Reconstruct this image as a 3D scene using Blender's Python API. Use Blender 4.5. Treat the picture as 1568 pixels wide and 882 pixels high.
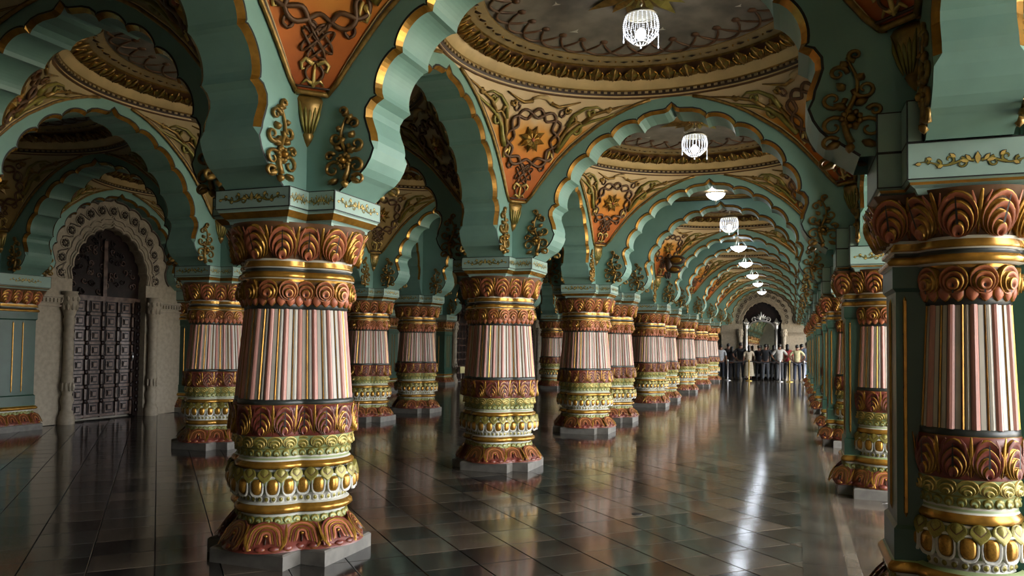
import bpy, math, random
from mathutils import Matrix, Vector
from math import sin, cos, pi, sqrt, atan2, radians

random.seed(7)
for o in list(bpy.data.objects):
    bpy.data.objects.remove(o)
scene = bpy.context.scene
COL = scene.collection

# ------------------------------------------------------------------ camera
FPX, YAW, PITCH, ROLL, SHIFT = 1171.76, radians(20.206), radians(2.111), radians(0.68), 42.98
CAM_H = 1.6
Fv = Vector((-sin(YAW), cos(YAW), 0)); Rv = Vector((cos(YAW), sin(YAW), 0)); Uv = Vector((0, 0, 1))
F2 = Fv * cos(PITCH) + Uv * sin(PITCH); U2 = Uv * cos(PITCH) - Fv * sin(PITCH)
R3 = Rv * cos(ROLL) + U2 * sin(ROLL); U3 = U2 * cos(ROLL) - Rv * sin(ROLL)
cam_data = bpy.data.cameras.new('camera')
cam_data.sensor_width = 36.0
cam_data.lens = FPX / 1568 * 36.0
cam_data.shift_y = SHIFT / 1568
cam_data.clip_start = 0.05
cam_data.clip_end = 400
cam = bpy.data.objects.new('camera', cam_data)
COL.objects.link(cam)
M = Matrix((R3, U3, -F2)).transposed().to_4x4()
M.translation = (0, 0, CAM_H)
cam.matrix_world = M
scene.camera = cam

# ------------------------------------------------------------------ light
world = bpy.data.worlds.new('World')
scene.world = world
world.use_nodes = True
wn = world.node_tree.nodes
bg = wn['Background']
bg.inputs[0].default_value = (0.95, 0.97, 1.0, 1)
bg.inputs[1].default_value = 10.0
def portal(loc, rot, sx, sy):
    l = bpy.data.lights.new('daylight_portal', 'AREA')
    l.shape = 'RECTANGLE'; l.size = sx; l.size_y = sy
    l.cycles.is_portal = True
    o = bpy.data.objects.new('daylight_portal', l); COL.objects.link(o)
    o.location = loc; o.rotation_euler = rot
portal((6.9, 20.6, 2.3), (0, radians(90), 0), 5.0, 40)       # open colonnade on the courtyard side

sun = bpy.data.lights.new('sun', 'SUN'); sun.energy = 30.0; sun.angle = radians(1.0); sun.color = (1.0, 0.95, 0.86)
suno = bpy.data.objects.new('sun', sun); COL.objects.link(suno)
suno.rotation_euler = Vector((-0.42, 0.12, -0.90)).to_track_quat('-Z', 'Y').to_euler()

vs = scene.view_settings
vs.view_transform = 'Standard'
vs.look = 'None'
vs.gamma = 1.0
vs.use_curve_mapping = False
vs.exposure = 0.75
scene.cycles.use_denoising = True
scene.cycles.max_bounces = 8
scene.cycles.diffuse_bounces = 5
scene.cycles.glossy_bounces = 4
scene.cycles.caustics_reflective = False
scene.cycles.caustics_refractive = False
scene.cycles.sample_clamp_indirect = 6.0

# ------------------------------------------------------------------ materials
def lin(c):
    return tuple(((v / 255) / 12.92 if v / 255 <= 0.04045 else ((v / 255 + 0.055) / 1.055) ** 2.4) for v in c) + (1,)
def mat(name, rgb, rough=0.5, metal=0.0, noise=0.12, scale=6.0, bump=0.0, coat=0.0, emit=None, estr=0.0, spec=0.5, rgb2=None):
    m = bpy.data.materials.new(name)
    m.use_nodes = True
    nt = m.node_tree; b = nt.nodes['Principled BSDF']
    b.inputs['Roughness'].default_value = rough
    b.inputs['Metallic'].default_value = metal
    b.inputs['Specular IOR Level'].default_value = spec
    if coat: b.inputs['Coat Weight'].default_value = coat; b.inputs['Coat Roughness'].default_value = 0.08
    c = lin(rgb)
    if noise > 0 or rgb2:
        tc = nt.nodes.new('ShaderNodeTexCoord')
        n = nt.nodes.new('ShaderNodeTexNoise'); n.inputs['Scale'].default_value = scale; n.inputs['Detail'].default_value = 5
        r = nt.nodes.new('ShaderNodeValToRGB')
        nt.links.new(tc.outputs['Object'], n.inputs['Vector'])
        nt.links.new(n.outputs['Fac'], r.inputs['Fac'])
        d = lin(rgb2) if rgb2 else tuple(v * (1 - noise * 2) for v in c[:3]) + (1,)
        r.color_ramp.elements[0].position = 0.35; r.color_ramp.elements[0].color = d
        r.color_ramp.elements[1].position = 0.62; r.color_ramp.elements[1].color = c
        nt.links.new(r.outputs['Color'], b.inputs['Base Color'])
        if bump:
            bp = nt.nodes.new('ShaderNodeBump'); bp.inputs['Strength'].default_value = bump; bp.inputs['Distance'].default_value = 0.01
            nt.links.new(n.outputs['Fac'], bp.inputs['Height']); nt.links.new(bp.outputs['Normal'], b.inputs['Normal'])
    else:
        b.inputs['Base Color'].default_value = c
    if emit:
        b.inputs['Emission Color'].default_value = lin(emit); b.inputs['Emission Strength'].default_value = estr
    return m

TEAL = mat('teal_paint', (122, 162, 151), 0.45, noise=0.06, scale=3)
IMPOST = mat('pale_teal_paint', (146, 174, 164), 0.45, noise=0.06, scale=3)
GREEN = mat('dark_green_paint', (36, 70, 54), 0.35, noise=0.08)
GOLD = mat('gold_paint', (176, 130, 52), 0.26, metal=0.6, noise=0.18, scale=14)
GOLDL = mat('pale_gold_paint', (214, 186, 108), 0.32, metal=0.4, noise=0.15, scale=18)
GILT = mat('old_gilding', (150, 118, 56), 0.36, metal=0.45, noise=0.22, scale=18)
OLIVE = mat('olive_gold_paint', (138, 128, 58), 0.36, metal=0.3, noise=0.15, scale=14)
BLACK = mat('black_line_paint', (14, 15, 14), 0.5, noise=0)
CHAR = mat('charcoal_paint', (44, 48, 44), 0.4, noise=0.05)
WHITE = mat('white_paint', (206, 204, 192), 0.4, noise=0.06)
PALEG = mat('pale_green_paint', (144, 158, 110), 0.4, noise=0.08)
COPPER = mat('copper_brown_paint', (160, 92, 58), 0.36, metal=0.2, noise=0.1, scale=10)
PINK = mat('salmon_pink_paint', (178, 104, 74), 0.38, noise=0.1, scale=10)
RED = mat('maroon_paint', (120, 56, 44), 0.38, noise=0.12, scale=10)
ROSE = mat('rose_stripe_paint', (184, 130, 116), 0.42, noise=0.08, scale=5)
CREAMS = mat('cream_stripe_paint', (184, 178, 163), 0.42, noise=0.06, scale=5)
STONE = mat('grey_plinth_stone', (112, 108, 100), 0.5, noise=0.16, scale=9, bump=0.2)
CREAM = mat('cream_moulding_paint', (206, 180, 128), 0.5, noise=0.1, scale=4)
BROWN = mat('brown_relief_paint', (98, 66, 36), 0.5, noise=0.15, scale=10)
DKBROWN = mat('dark_brown_paint', (60, 40, 24), 0.5, noise=0.15, scale=10)
TAN = mat('tan_frieze_paint', (160, 140, 98), 0.5, noise=0.1, scale=8)
WALLST = mat('carved_grey_stone', (158, 146, 126), 0.6, noise=0.12, scale=12, bump=0.25)
WALLP = mat('plain_stone_wall', (140, 134, 120), 0.6, noise=0.1, scale=4)
STDARK = mat('dark_carved_stone', (74, 64, 52), 0.7, noise=0.12, scale=12)  # darker stone tone for rosette petals, vine and outer moulding
WOOD = mat('dark_door_wood', (30, 18, 15), 0.42, noise=0.25, scale=7, spec=0.2)
WOODL = mat('pale_door_wood', (100, 80, 70), 0.25, noise=0.25, scale=9, spec=0.35)  # paler wood tone for the rails and nested panel steps
SILVER = mat('silver_leaf', (206, 206, 204), 0.28, metal=0.8, noise=0.08)
MIRROR = mat('mirror_glass', (190, 198, 190), 0.02, metal=1.0, noise=0)
SKYP = mat('painted_cloud_sky', (140, 134, 122), 0.55, scale=2.2, rgb2=(94, 91, 84))
CEILF = mat('dark_flat_ceiling_paint', (112, 92, 62), 0.5, noise=0.2, scale=5)
GLASSB = mat('lit_crystal', (230, 232, 235), 0.15, noise=0, emit=(236, 242, 255), estr=0.55)
BULB = mat('lamp_bulb_glow', (255, 255, 255), 0.3, noise=0, emit=(240, 246, 255), estr=25)
BULBF = mat('far_lamp_glow', (255, 255, 255), 0.3, noise=0, emit=(232, 242, 255), estr=9)
METALG = mat('grey_lamp_metal', (170, 166, 150), 0.35, metal=0.6, noise=0)
ASPH = mat('courtyard_ground', (170, 160, 140), 0.8, noise=0.1)
SIGNP = mat('pale_notice_board', (190, 180, 120), 0.5, noise=0.05)

def gradient_mat(name, stops, rough=0.45, z0=3.4, z1=4.62):
    m = bpy.data.materials.new(name); m.use_nodes = True
    nt = m.node_tree; b = nt.nodes['Principled BSDF']; b.inputs['Roughness'].default_value = rough
    tc = nt.nodes.new('ShaderNodeTexCoord'); sp = nt.nodes.new('ShaderNodeSeparateXYZ')
    mr = nt.nodes.new('ShaderNodeMapRange'); mr.inputs['From Min'].default_value = z0; mr.inputs['From Max'].default_value = z1
    n = nt.nodes.new('ShaderNodeTexNoise'); n.inputs['Scale'].default_value = 5
    ad = nt.nodes.new('ShaderNodeMath'); ad.operation = 'MULTIPLY_ADD'; ad.inputs[1].default_value = 0.22; ad.inputs[2].default_value = -0.11
    ad2 = nt.nodes.new('ShaderNodeMath'); ad2.operation = 'ADD'
    r = nt.nodes.new('ShaderNodeValToRGB')
    nt.links.new(tc.outputs['Object'], sp.inputs[0]); nt.links.new(sp.outputs['Z'], mr.inputs['Value'])
    nt.links.new(tc.outputs['Object'], n.inputs['Vector']); nt.links.new(n.outputs['Fac'], ad.inputs[0])
    nt.links.new(mr.outputs['Result'], ad2.inputs[0]); nt.links.new(ad.outputs[0], ad2.inputs[1])
    nt.links.new(ad2.outputs[0], r.inputs['Fac'])
    els = r.color_ramp.elements
    els[0].position = stops[0][0]; els[0].color = lin(stops[0][1])
    els[1].position = stops[-1][0]; els[1].color = lin(stops[-1][1])
    for p, c in stops[1:-1]:
        e = els.new(p); e.color = lin(c)
    nt.links.new(r.outputs['Color'], b.inputs['Base Color'])
    return m
PEND_N = gradient_mat('orange_to_cream_panel_paint', [(0.0, (146, 66, 14)), (0.36, (202, 110, 22)), (0.64, (220, 154, 58)), (0.80, (212, 186, 144)), (1.0, (206, 184, 144))])
PEND_A = gradient_mat('khaki_panel_paint', [(0.0, (140, 112, 56)), (0.5, (158, 134, 84)), (1.0, (176, 158, 120))])

def floor_mat(name, rgb, rgb2):
    m = mat(name, rgb, 0.11, noise=0.2, scale=2.4, rgb2=rgb2, spec=0.75)
    nt = m.node_tree; b = nt.nodes['Principled BSDF']
    tc = nt.nodes.new('ShaderNodeTexCoord')
    n2 = nt.nodes.new('ShaderNodeTexNoise'); n2.inputs['Scale'].default_value = 5; n2.inputs['Detail'].default_value = 3
    bp = nt.nodes.new('ShaderNodeBump'); bp.inputs['Strength'].default_value = 0.08; bp.inputs['Distance'].default_value = 0.01
    nt.links.new(tc.outputs['Object'], n2.inputs['Vector']); nt.links.new(n2.outputs['Fac'], bp.inputs['Height'])
    nt.links.new(bp.outputs['Normal'], b.inputs['Normal'])
    return m
TILES = [floor_mat('marble_slab_%d' % i, a, b) for i, (a, b) in enumerate([
    ((78, 73, 65), (56, 52, 47)), ((66, 62, 56), (49, 46, 42)), ((94, 84, 73), (70, 63, 55)), ((50, 48, 45), (37, 35, 33)), ((71, 70, 66), (51, 51, 47))])]
BORDER = floor_mat('pale_border_marble', (118, 108, 94), (92, 84, 72))
GROUT = mat('dark_joint', (22, 20, 18), 0.5, noise=0)

# ------------------------------------------------------------------ mesh helpers
class MB:
    def __init__(s):
        s.v = []; s.f = []; s.m = []; s.mats = []; s.sm = []
    def mi(s, m):
        if m not in s.mats: s.mats.append(m)
        return s.mats.index(m)
    def add(s, vs, fs, m, smooth=False, xf=None):
        o = len(s.v)
        s.v += [tuple(xf @ Vector(p)) for p in vs] if xf is not None else [tuple(p) for p in vs]
        one = not isinstance(m, list)
        for k, f in enumerate(fs):
            s.f.append([i + o for i in f]); s.m.append(s.mi(m if one else m[k])); s.sm.append(smooth)
    def box(s, c, d, m, xf=None):
        x, y, z = c; a, b, h = d[0] / 2, d[1] / 2, d[2] / 2
        vs = [(x + i * a, y + j * b, z + k * h) for k in (-1, 1) for j in (-1, 1) for i in (-1, 1)]
        s.add(vs, [(0, 2, 3, 1), (4, 5, 7, 6), (0, 1, 5, 4), (2, 6, 7, 3), (0, 4, 6, 2), (1, 3, 7, 5)], m, xf=xf)
    def bevbox(s, c, d, m, b=0.01):
        x, y, z = c; X, Y, Z = d[0] / 2, d[1] / 2, d[2] / 2
        lv = [(-Z, X - b, Y - b), (-Z + b, X, Y), (Z - b, X, Y), (Z, X - b, Y - b)]
        vs = []
        for zz, a, bb in lv: vs += [(x + i * a, y + j * bb, z + zz) for i, j in ((-1, -1), (1, -1), (1, 1), (-1, 1))]
        fs = [(3, 2, 1, 0), (12, 13, 14, 15)]
        for l in range(3): fs += [(l * 4 + i, l * 4 + (i + 1) % 4, l * 4 + 4 + (i + 1) % 4, l * 4 + 4 + i) for i in range(4)]
        s.add(vs, fs, m)
    def rings(s, rings, m, smooth=True, cap0=False, cap1=False, closed=True):
        n = len(rings[0]); vs = [p for r in rings for p in r]; fs = []; ms = []
        for k in range(len(rings) - 1):
            for i in range(n if closed else n - 1):
                j = (i + 1) % n
                fs.append((k * n + i, k * n + j, (k + 1) * n + j, (k + 1) * n + i))
                ms.append(m[k] if isinstance(m, list) else m)
        if cap0: fs.append(tuple(range(n - 1, -1, -1))); ms.append(ms[0])
        if cap1: fs.append(tuple((len(rings) - 1) * n + i for i in range(n))); ms.append(ms[-1])
        s.add(vs, fs, ms, smooth)
    def tube(s, pts, r, m, n=5, closed=False, flat=None, xf=None):
        P = [Vector(p) for p in pts]; rs = r if isinstance(r, (list, tuple)) else [r] * len(P)
        N = len(P); rg = []; prev = None
        for i in range(N):
            if closed: d = P[(i + 1) % N] - P[i - 1]
            else: d = P[min(i + 1, N - 1)] - P[max(i - 1, 0)]
            if d.length < 1e-9: d = Vector((0, 0, 1))
            d.normalize()
            if prev is None:
                a = d.orthogonal().normalized()
            else:
                a = prev - d * prev.dot(d)
                a = a.normalized() if a.length > 1e-6 else d.orthogonal().normalized()
            prev = a; b = d.cross(a)
            rg.append([P[i] + (a * cos(2 * pi * k / n) + b * sin(2 * pi * k / n)) * rs[i] for k in range(n)])
        if closed: rg.append(rg[0])
        vs = [p for q in rg for p in q]; fs = []
        for k in range(len(rg) - 1):
            for i in range(n): fs.append((k * n + i, k * n + (i + 1) % n, (k + 1) * n + (i + 1) % n, (k + 1) * n + i))
        if not closed: fs.append(tuple(range(n - 1, -1, -1))); fs.append(tuple((len(rg) - 1) * n + i for i in range(n)))
        s.add(vs, fs, m, True, xf)
    def blob(s, c, r, m, n=6, k=4, xf=None):
        c = Vector(c); r = r if isinstance(r, (tuple, list)) else (r, r, r)
        vs = [c + Vector((0, 0, -r[2]))]
        for a in range(1, k):
            t = pi * a / k
            vs += [c + Vector((r[0] * sin(t) * cos(2 * pi * i / n), r[1] * sin(t) * sin(2 * pi * i / n), -r[2] * cos(t))) for i in range(n)]
        vs.append(c + Vector((0, 0, r[2])))
        fs = [(0, 1 + (i + 1) % n, 1 + i) for i in range(n)]
        for a in range(k - 2): fs += [(1 + a * n + i, 1 + a * n + (i + 1) % n, 1 + (a + 1) * n + (i + 1) % n, 1 + (a + 1) * n + i) for i in range(n)]
        t = len(vs) - 1; b = 1 + (k - 2) * n
        fs += [(b + i, b + (i + 1) % n, t) for i in range(n)]
        s.add(vs, fs, m, True, xf)
    def merge(s, me_src, xf):          # append another MB transformed
        o = len(s.v); s.v += [tuple(xf @ Vector(p)) for p in me_src.v]
        for f, mi, sm in zip(me_src.f, me_src.m, me_src.sm):
            s.f.append([i + o for i in f]); s.m.append(s.mi(me_src.mats[mi])); s.sm.append(sm)
    def mesh(s, name):
        me = bpy.data.meshes.new(name)
        me.from_pydata(s.v, [], s.f)
        for m in s.mats: me.materials.append(m)
        me.polygons.foreach_set('material_index', s.m)
        me.polygons.foreach_set('use_smooth', s.sm)
        me.update()
        return me
    def build(s, name, parent=None, kind=None):
        return ob(name, s.mesh(name), parent, kind=kind)

def ob(name, data, parent=None, mw=None, kind=None):
    o = bpy.data.objects.new(name, data); COL.objects.link(o)
    if parent is not None: o.parent = parent
    if mw is not None: o.matrix_basis = mw
    if kind: o['kind'] = kind
    return o
def tag(o, label, cat, group=None):
    o['label'] = label; o['category'] = cat
    if group: o['group'] = group
    return o
def thing(name, label, cat, loc=(0, 0, 0), rz=0, group=None):
    o = bpy.data.objects.new(name, None); COL.objects.link(o)
    o.empty_display_size = 0.1
    o.location = loc; o.rotation_euler = (0, 0, rz)
    return tag(o, label, cat, group)
def structure(name, loc=(0, 0, 0)):
    o = bpy.data.objects.new(name, None); COL.objects.link(o); o.location = loc; o['kind'] = 'structure'; o.empty_display_size = 0.1
    return o
ORD = ['nearest', 'second', 'third', 'fourth', 'fifth', 'sixth', 'seventh', 'eighth', 'ninth', 'tenth', 'eleventh', 'twelfth']

# ------------------------------------------------------------------ hall grid
YL = [0.59, 5.03, 9.47, 13.91, 16.13, 20.50, 22.70, 27.05, 31.40, 35.75, 40.20]
XW, XB, XA, XC, XD = -12.975, -8.315, -3.654, 0.90, 5.56
YEND = 40.2
YBACK = -3.85
NARROW = (3, 5)                     # bays 13.91-16.13 and 20.5-22.7
ZI = 2.70                            # top of the impost blocks

# ------------------------------------------------------------------ setting shell
mb = MB(); mb.box((-3.6, 18, -0.06), (20.4, 45, 0.1), GROUT)
floor = mb.build('floor'); floor['kind'] = 'structure'
ts = 0.605 / sqrt(2)
tile_me = []
for m in TILES:
    b = MB(); b.bevbox((0, 0, 0), (ts - 0.007, ts - 0.007, 0.024), m, 0.0025); tile_me.append(b.mesh('floor_tile'))
cand = []
rest = MB()
rot = Matrix.Rotation(radians(45), 4, 'Z')
kx0, kx1, ky0, ky1 = -13.0, 6.6, YBACK, YEND
for i in range(-60, 120):
    for j in range(-90, 40):
        p = (i + 0.5) * 0.605 + 0.03      # x+y
        q = (j + 0.5) * 0.605 - 0.68      # x-y
        x, y = (p + q) / 2, (p - q) / 2
        if not (kx0 < x < kx1 and ky0 < y < ky1): continue
        if 0.40 < x < 0.55: continue
        d = Vector((x, y, -CAM_H)); w = d.dot(F2)
        vis = False
        if w > 0.3:
            u = 784 + FPX * d.dot(R3) / w; v = 441 + SHIFT - FPX * d.dot(U3) / w
            vis = -20 < u < 1588 and v < 900
        cand.append((0 if vis else 1, d.length, x, y, random.choice((0, 0, 1, 1, 2, 2, 3, 4))))
cand.sort()
for k, (nv, d, x, y, t) in enumerate(cand):
    mw = Matrix.Translation((x, y, -0.012)) @ Matrix.Rotation(random.gauss(0, 0.0011), 4, 'X') @ Matrix.Rotation(random.gauss(0, 0.0011), 4, 'Y') @ rot
    if k < 300: ob('floor_tile', tile_me[t], floor, mw)
    else:
        o = len(rest.v); h = (ts - 0.008) / 2
        rest.add([(-h, -h, 0.012), (h, -h, 0.012), (h, h, 0.012), (-h, h, 0.012)], [(0, 1, 2, 3)], TILES[t], xf=mw)
rest.build('floor_tile_field', floor, kind='stuff')
# plain border strip along the right-hand piers: two thin joints either side of pale slabs
bs = MB(); bs.bevbox((0, 0, 0), (0.094, 0.996, 0.024), BORDER, 0.002); bsm = bs.mesh('border_slab')
ks = MB(); ks.bevbox((0, 0, 0), (0.298, 0.996, 0.024), TILES[0], 0.002); ksm = ks.mesh('edge_slab')
ks2 = MB(); ks2.bevbox((0, 0, 0), (0.40, 0.996, 0.024), TILES[2], 0.002); ksm2 = ks2.mesh('edge_slab')
for k in range(44):
    y = YBACK + 0.5 + k
    ob('border_slab', bsm, floor, Matrix.Translation((0.41, y, -0.0108)))
    ob('edge_slab', ksm, floor, Matrix.Translation((0.21, y, -0.0110)))
    ob('edge_slab', ksm2, floor, Matrix.Translation((0.66, y, -0.0110)))
mb = MB()
mb.rings([[(0.045 * cos(a), 0.045 * sin(a), 0.0015) for a in [2 * pi * i / 16 for i in range(16)]], [(0.04 * cos(a), 0.04 * sin(a), 0.002) for a in [2 * pi * i / 16 for i in range(16)]]], BLACK, cap1=True)
mb.rings([[(r * cos(a), r * sin(a), z) for a in [2 * pi * i / 16 for i in range(16)]] for r, z in ((0.05, 0.0), (0.05, 0.003), (0.044, 0.003))], CHAR)
dr = mb.build('drain_cover'); dr.location = (-1.40, 7.31, 0.0)
tag(dr, 'small round black drain cover in the marble floor', 'drain')

mb = MB(); mb.box((-3.6, 18, 5.6), (20.6, 46, 0.3), CEILF)
light_block_roof = mb.build('ceiling'); light_block_roof['kind'] = 'structure'  # unseen slab above the domes, added to block light from overhead
mb = MB(); mb.box((0, 0, 2.7), (0.4, 45, 5.6), WALLP)
wl = mb.build('wall_left'); wl.location = (-13.43, 18.2, 0); wl['kind'] = 'structure'
mb = MB(); mb.box((0, 0, 2.7), (20.6, 0.4, 5.6), WALLP)
we = mb.build('wall_far'); we.location = (-3.6, YEND + 0.46, 0); we['kind'] = 'structure'
mb = MB(); mb.box((0, 0, 2.7), (20.6, 0.4, 5.6), WALLP)
wb = mb.build('light_block_back'); wb.location = (-3.6, YBACK - 0.3, 0); wb['kind'] = 'structure'  # unseen end wall, added to stop light entering from behind the camera
mb = MB(); mb.box((0, 0, 2.7), (0.4, 4.6, 5.6), WALLP)
wr = mb.build('light_block_right'); wr.location = (6.5, -1.6, 0); wr['kind'] = 'structure'  # unseen side wall near the camera, added to cut daylight on front faces
mb = MB(); mb.box((0, 0, 0), (160, 160, 0.1), ASPH)
gr = mb.build('ground'); gr.location = (30, 10, -0.2); gr['kind'] = 'structure'

# ------------------------------------------------------------------ outlines
NP = 128
PH = [2 * pi * (i + 0.5) / NP for i in range(NP)]
def quatre(c, rho, phs=PH):
    out = []
    for p in phs:
        r = 0
        for k in range(4):
            d = p - k * pi / 2; s = rho * rho - (c * sin(d)) ** 2
            if s >= 0: r = max(r, c * cos(d) + sqrt(s))
        out.append((r * cos(p), r * sin(p)))
    return out
def circ(cx, cy, rho, phs=PH):
    return [(cx + rho * cos(p), cy + rho * sin(p)) for p in phs]
def pier(hx, hy, c, rho, phs=PH):
    out = []
    for p in phs:
        r = min(hx / max(abs(cos(p)), 1e-6), hy / max(abs(sin(p)), 1e-6))
        for k in (1, 3):
            d = p - k * pi / 2; s = rho * rho - (c * sin(d)) ** 2
            if s >= 0 and rho > c: r = max(r, c * cos(d) + sqrt(s))
        out.append((r * cos(p), r * sin(p)))
    return out
def rect(hx, hy, phs=PH):
    return [(r * cos(p), r * sin(p)) for p in phs for r in [min(hx / max(abs(cos(p)), 1e-6), hy / max(abs(sin(p)), 1e-6))]]
def plus(a, b):
    return [(b, -a), (b, -b), (a, -b), (a, b), (b, b), (b, a), (-b, a), (-b, b), (-a, b), (-a, -b), (-b, -b), (-b, -a)]
def pierplus(hx, hy, ax, ay):       # cross-shaped plinth of the right-hand piers: core hx x hy, arms ax x ay
    return [(ax, -ay), (ax, -hy), (hx, -hy), (hx, hy), (ax, hy), (ax, ay), (-ax, ay), (-ax, hy), (-hx, hy), (-hx, -hy), (-ax, -hy), (-ax, -ay)]
def at3(o2, z): return [(x, y, z) for x, y in o2]

class Path:
    def __init__(s, pts):
        s.p = [Vector(q) for q in pts]; n = len(s.p)
        s.cum = [0]
        for i in range(n): s.cum.append(s.cum[-1] + (s.p[(i + 1) % n] - s.p[i]).length)
        s.L = s.cum[-1]
    def at(s, t):
        t = (t % 1.0) * s.L; n = len(s.p)
        import bisect
        i = min(bisect.bisect_right(s.cum, t) - 1, n - 1)
        a, b = s.p[i], s.p[(i + 1) % n]
        f = (t - s.cum[i]) / max(s.cum[i + 1] - s.cum[i], 1e-9)
        pos = a.lerp(b, f)
        tg = s.p[(i + 3) % n] - s.p[(i - 2) % n]
        tg.normalize()
        return pos, tg
def band_mats(path, n, phase, zc, w, h, d, lean, keep=None):
    out = []
    for k in range(n):
        pos, tg = path.at((k + phase) / n)
        nr = Vector((tg.y, -tg.x))
        if keep and not keep(pos, nr): continue
        N = Vector((nr.x, nr.y, 0)); up = (Vector((0, 0, 1)) + N * lean).normalized()
        T = Vector((tg.x, tg.y, 0)); Z = T.cross(up)
        Mx = Matrix((T * w, up * h, Z * d)).transposed().to_4x4()
        Mx.translation = (pos.x, pos.y, zc)
        out.append(Mx)
    return out

# ------------------------------------------------------------------ ornament pieces (unit size, x across, y up, z out)
def boss(rings, seg=16, tang=0.0, pinch=0.0, slit=None, pinchb=0.0, sq=1.0):
    b = MB(); vs = []; fs = []; ms = []
    for r, h, m in rings:
        yc = -0.5 * (1 - r) * tang
        for i in range(seg):
            t = 2 * pi * i / seg; y = 0.5 * r * cos(t)
            px = 1 - pinch * max(0.0, cos(t)) ** 1.5 - pinchb * max(0.0, -cos(t)) ** 1.5
            vs.append((0.5 * r * math.copysign(abs(sin(t)) ** sq, sin(t)) * px, yc + math.copysign(abs(y / (0.5 * r)) ** sq, y) * 0.5 * r, h))
    K = len(rings)
    for k in range(K - 1):
        for i in range(seg):
            j = (i + 1) % seg
            fs.append((k * seg + i, (k + 1) * seg + i, (k + 1) * seg + j, k * seg + j)); ms.append(rings[k][2])
    fs.append(tuple((K - 1) * seg + i for i in range(seg - 1, -1, -1))); ms.append(rings[-1][2])
    b.add(vs, fs, ms, True)
    if slit:
        y0, y1, w, z = slit
        b.add([(-w, y0, z), (0, y0 - w, z), (w, y0, z), (w * 0.45, y1, z), (-w * 0.45, y1, z)], [(0, 1, 2, 3, 4)], BLACK)
    return b
def nested(body, edge, groove, radii, top=0.95):
    """crescents nested one inside the other: a gilt rim, a coloured crest, a dark groove"""
    out = [(1.0, -0.25, edge)]
    n = len(radii)
    for k, r in enumerate(radii):
        nx = radii[k + 1] if k + 1 < n else 0.0
        h = 0.45 + (top - 0.45) * k / max(1, n - 1); w = r - nx
        out += [(r - 0.03 * w, h - 0.08, edge), (r - 0.14 * w, h, body), (r - 0.60 * w, h - 0.10, body), (r - 0.84 * w, h - 0.42, groove)]
        if k + 1 < n: out.append((nx + 0.01 * w, h - 0.42, edge))
    return out
CAPLEAF = boss(nested(PINK, GOLD, DKBROWN, (0.98, 0.76, 0.53, 0.30)), 18, tang=0.86, pinch=0.10, slit=(-0.16, 0.40, 0.030, 0.97))
STALK = MB()
STALK.tube([(0, -0.5, 0.2), (0, -0.15, 0.45), (0, 0.2, 0.5), (0, 0.48, 0.75)], [0.02, 0.06, 0.09, 0.05], GOLD, 5)
for sg in (-1, 1):
    STALK.tube([(sg * 0.03, -0.45, 0.2), (sg * 0.12, -0.1, 0.4), (sg * 0.17, 0.22, 0.5), (sg * 0.30, 0.45, 0.7)], [0.015, 0.05, 0.06, 0.03], PINK, 4)
STALKR = MB()
STALKR.tube([(0, -0.48, 0.2), (0, -0.1, 0.5), (0, 0.25, 0.55), (0, 0.5, 0.7)], [0.02, 0.07, 0.08, 0.04], GOLD, 5)
for sg in (-1, 1):
    STALKR.tube([(sg * 0.04, -0.4, 0.2), (sg * 0.14, 0.0, 0.45), (sg * 0.22, 0.3, 0.5), (sg * 0.38, 0.45, 0.6)], [0.015, 0.06, 0.06, 0.03], RED, 4)
    STALKR.tube([(sg * 0.06, -0.45, 0.2), (sg * 0.22, -0.2, 0.4), (sg * 0.36, 0.1, 0.4)], [0.015, 0.05, 0.02], GOLD, 4)
ROLLLEAF = boss(nested(COPPER, GOLD, DKBROWN, (0.98, 0.70, 0.42)), 18, tang=0.42, slit=(-0.42, -0.02, 0.032, 0.72))
TIP = boss([(1, 0, GOLD), (0.9, 0.5, PINK), (0.5, 0.9, PINK)], seg=10, tang=-0.5, pinchb=0.45)
TIPR = boss([(1, 0, GOLD), (0.9, 0.5, RED), (0.5, 0.9, RED)], seg=10, tang=-0.5, pinchb=0.45)
ACAN = boss(nested(RED, GOLD, DKBROWN, (0.98, 0.76, 0.53, 0.30)), 18, tang=0.9, pinch=0.30, slit=(-0.18, 0.38, 0.036, 0.97))
BASEL = MB()
BASEL.merge(boss([(1, -0.2, RED), (0.9, 0.15, RED), (0.5, 0.25, RED)], 12), Matrix.Identity(4))
for k, (r, m, w) in enumerate(((0.47, RED, 0.055), (0.415, GOLD, 0.03), (0.35, PINK, 0.05), (0.285, GOLD, 0.028), (0.225, RED, 0.045), (0.165, GOLD, 0.026), (0.105, PINK, 0.045))):
    pts = []
    for j in range(13):
        t = -1 + 2 * j / 12; a = pi / 2 - t * radians(128)
        f = max(0.0, abs(t) - 0.62) / 0.38
        pts.append((r * cos(a) * (1 + 0.0 * f) + (0.05 + r * 0.25) * f * f * (1 if t > 0 else -1), 0.02 + r * sin(a) * 0.98 - 0.22 * f * (1 - r), 0.42 + 0.10 * (k % 2) + 0.03 * k))
    BASEL.tube(pts, [w * (0.55 + 0.45 * sin(pi * j / 12)) for j in range(13)], m, 5)
BASEL.blob((0, 0.02, 0.5), (0.05, 0.05, 0.3), GOLD, 8, 4)
BASEL.blob((0, -0.14, 0.4), (0.022, 0.13, 0.28), DKBROWN, 6, 4)
for sg in (-1, 1):
    BASEL.tube([(sg * 0.50, 0.42, 0.25), (sg * 0.52, 0.1, 0.4), (sg * 0.50, -0.2, 0.45), (sg * 0.42, -0.45, 0.6)], [0.02, 0.05, 0.06, 0.03], GOLD, 5)
GRNL = boss(nested(OLIVE, GOLDL, PALEG, (0.98, 0.66, 0.36)), 12, tang=0.8)
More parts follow.
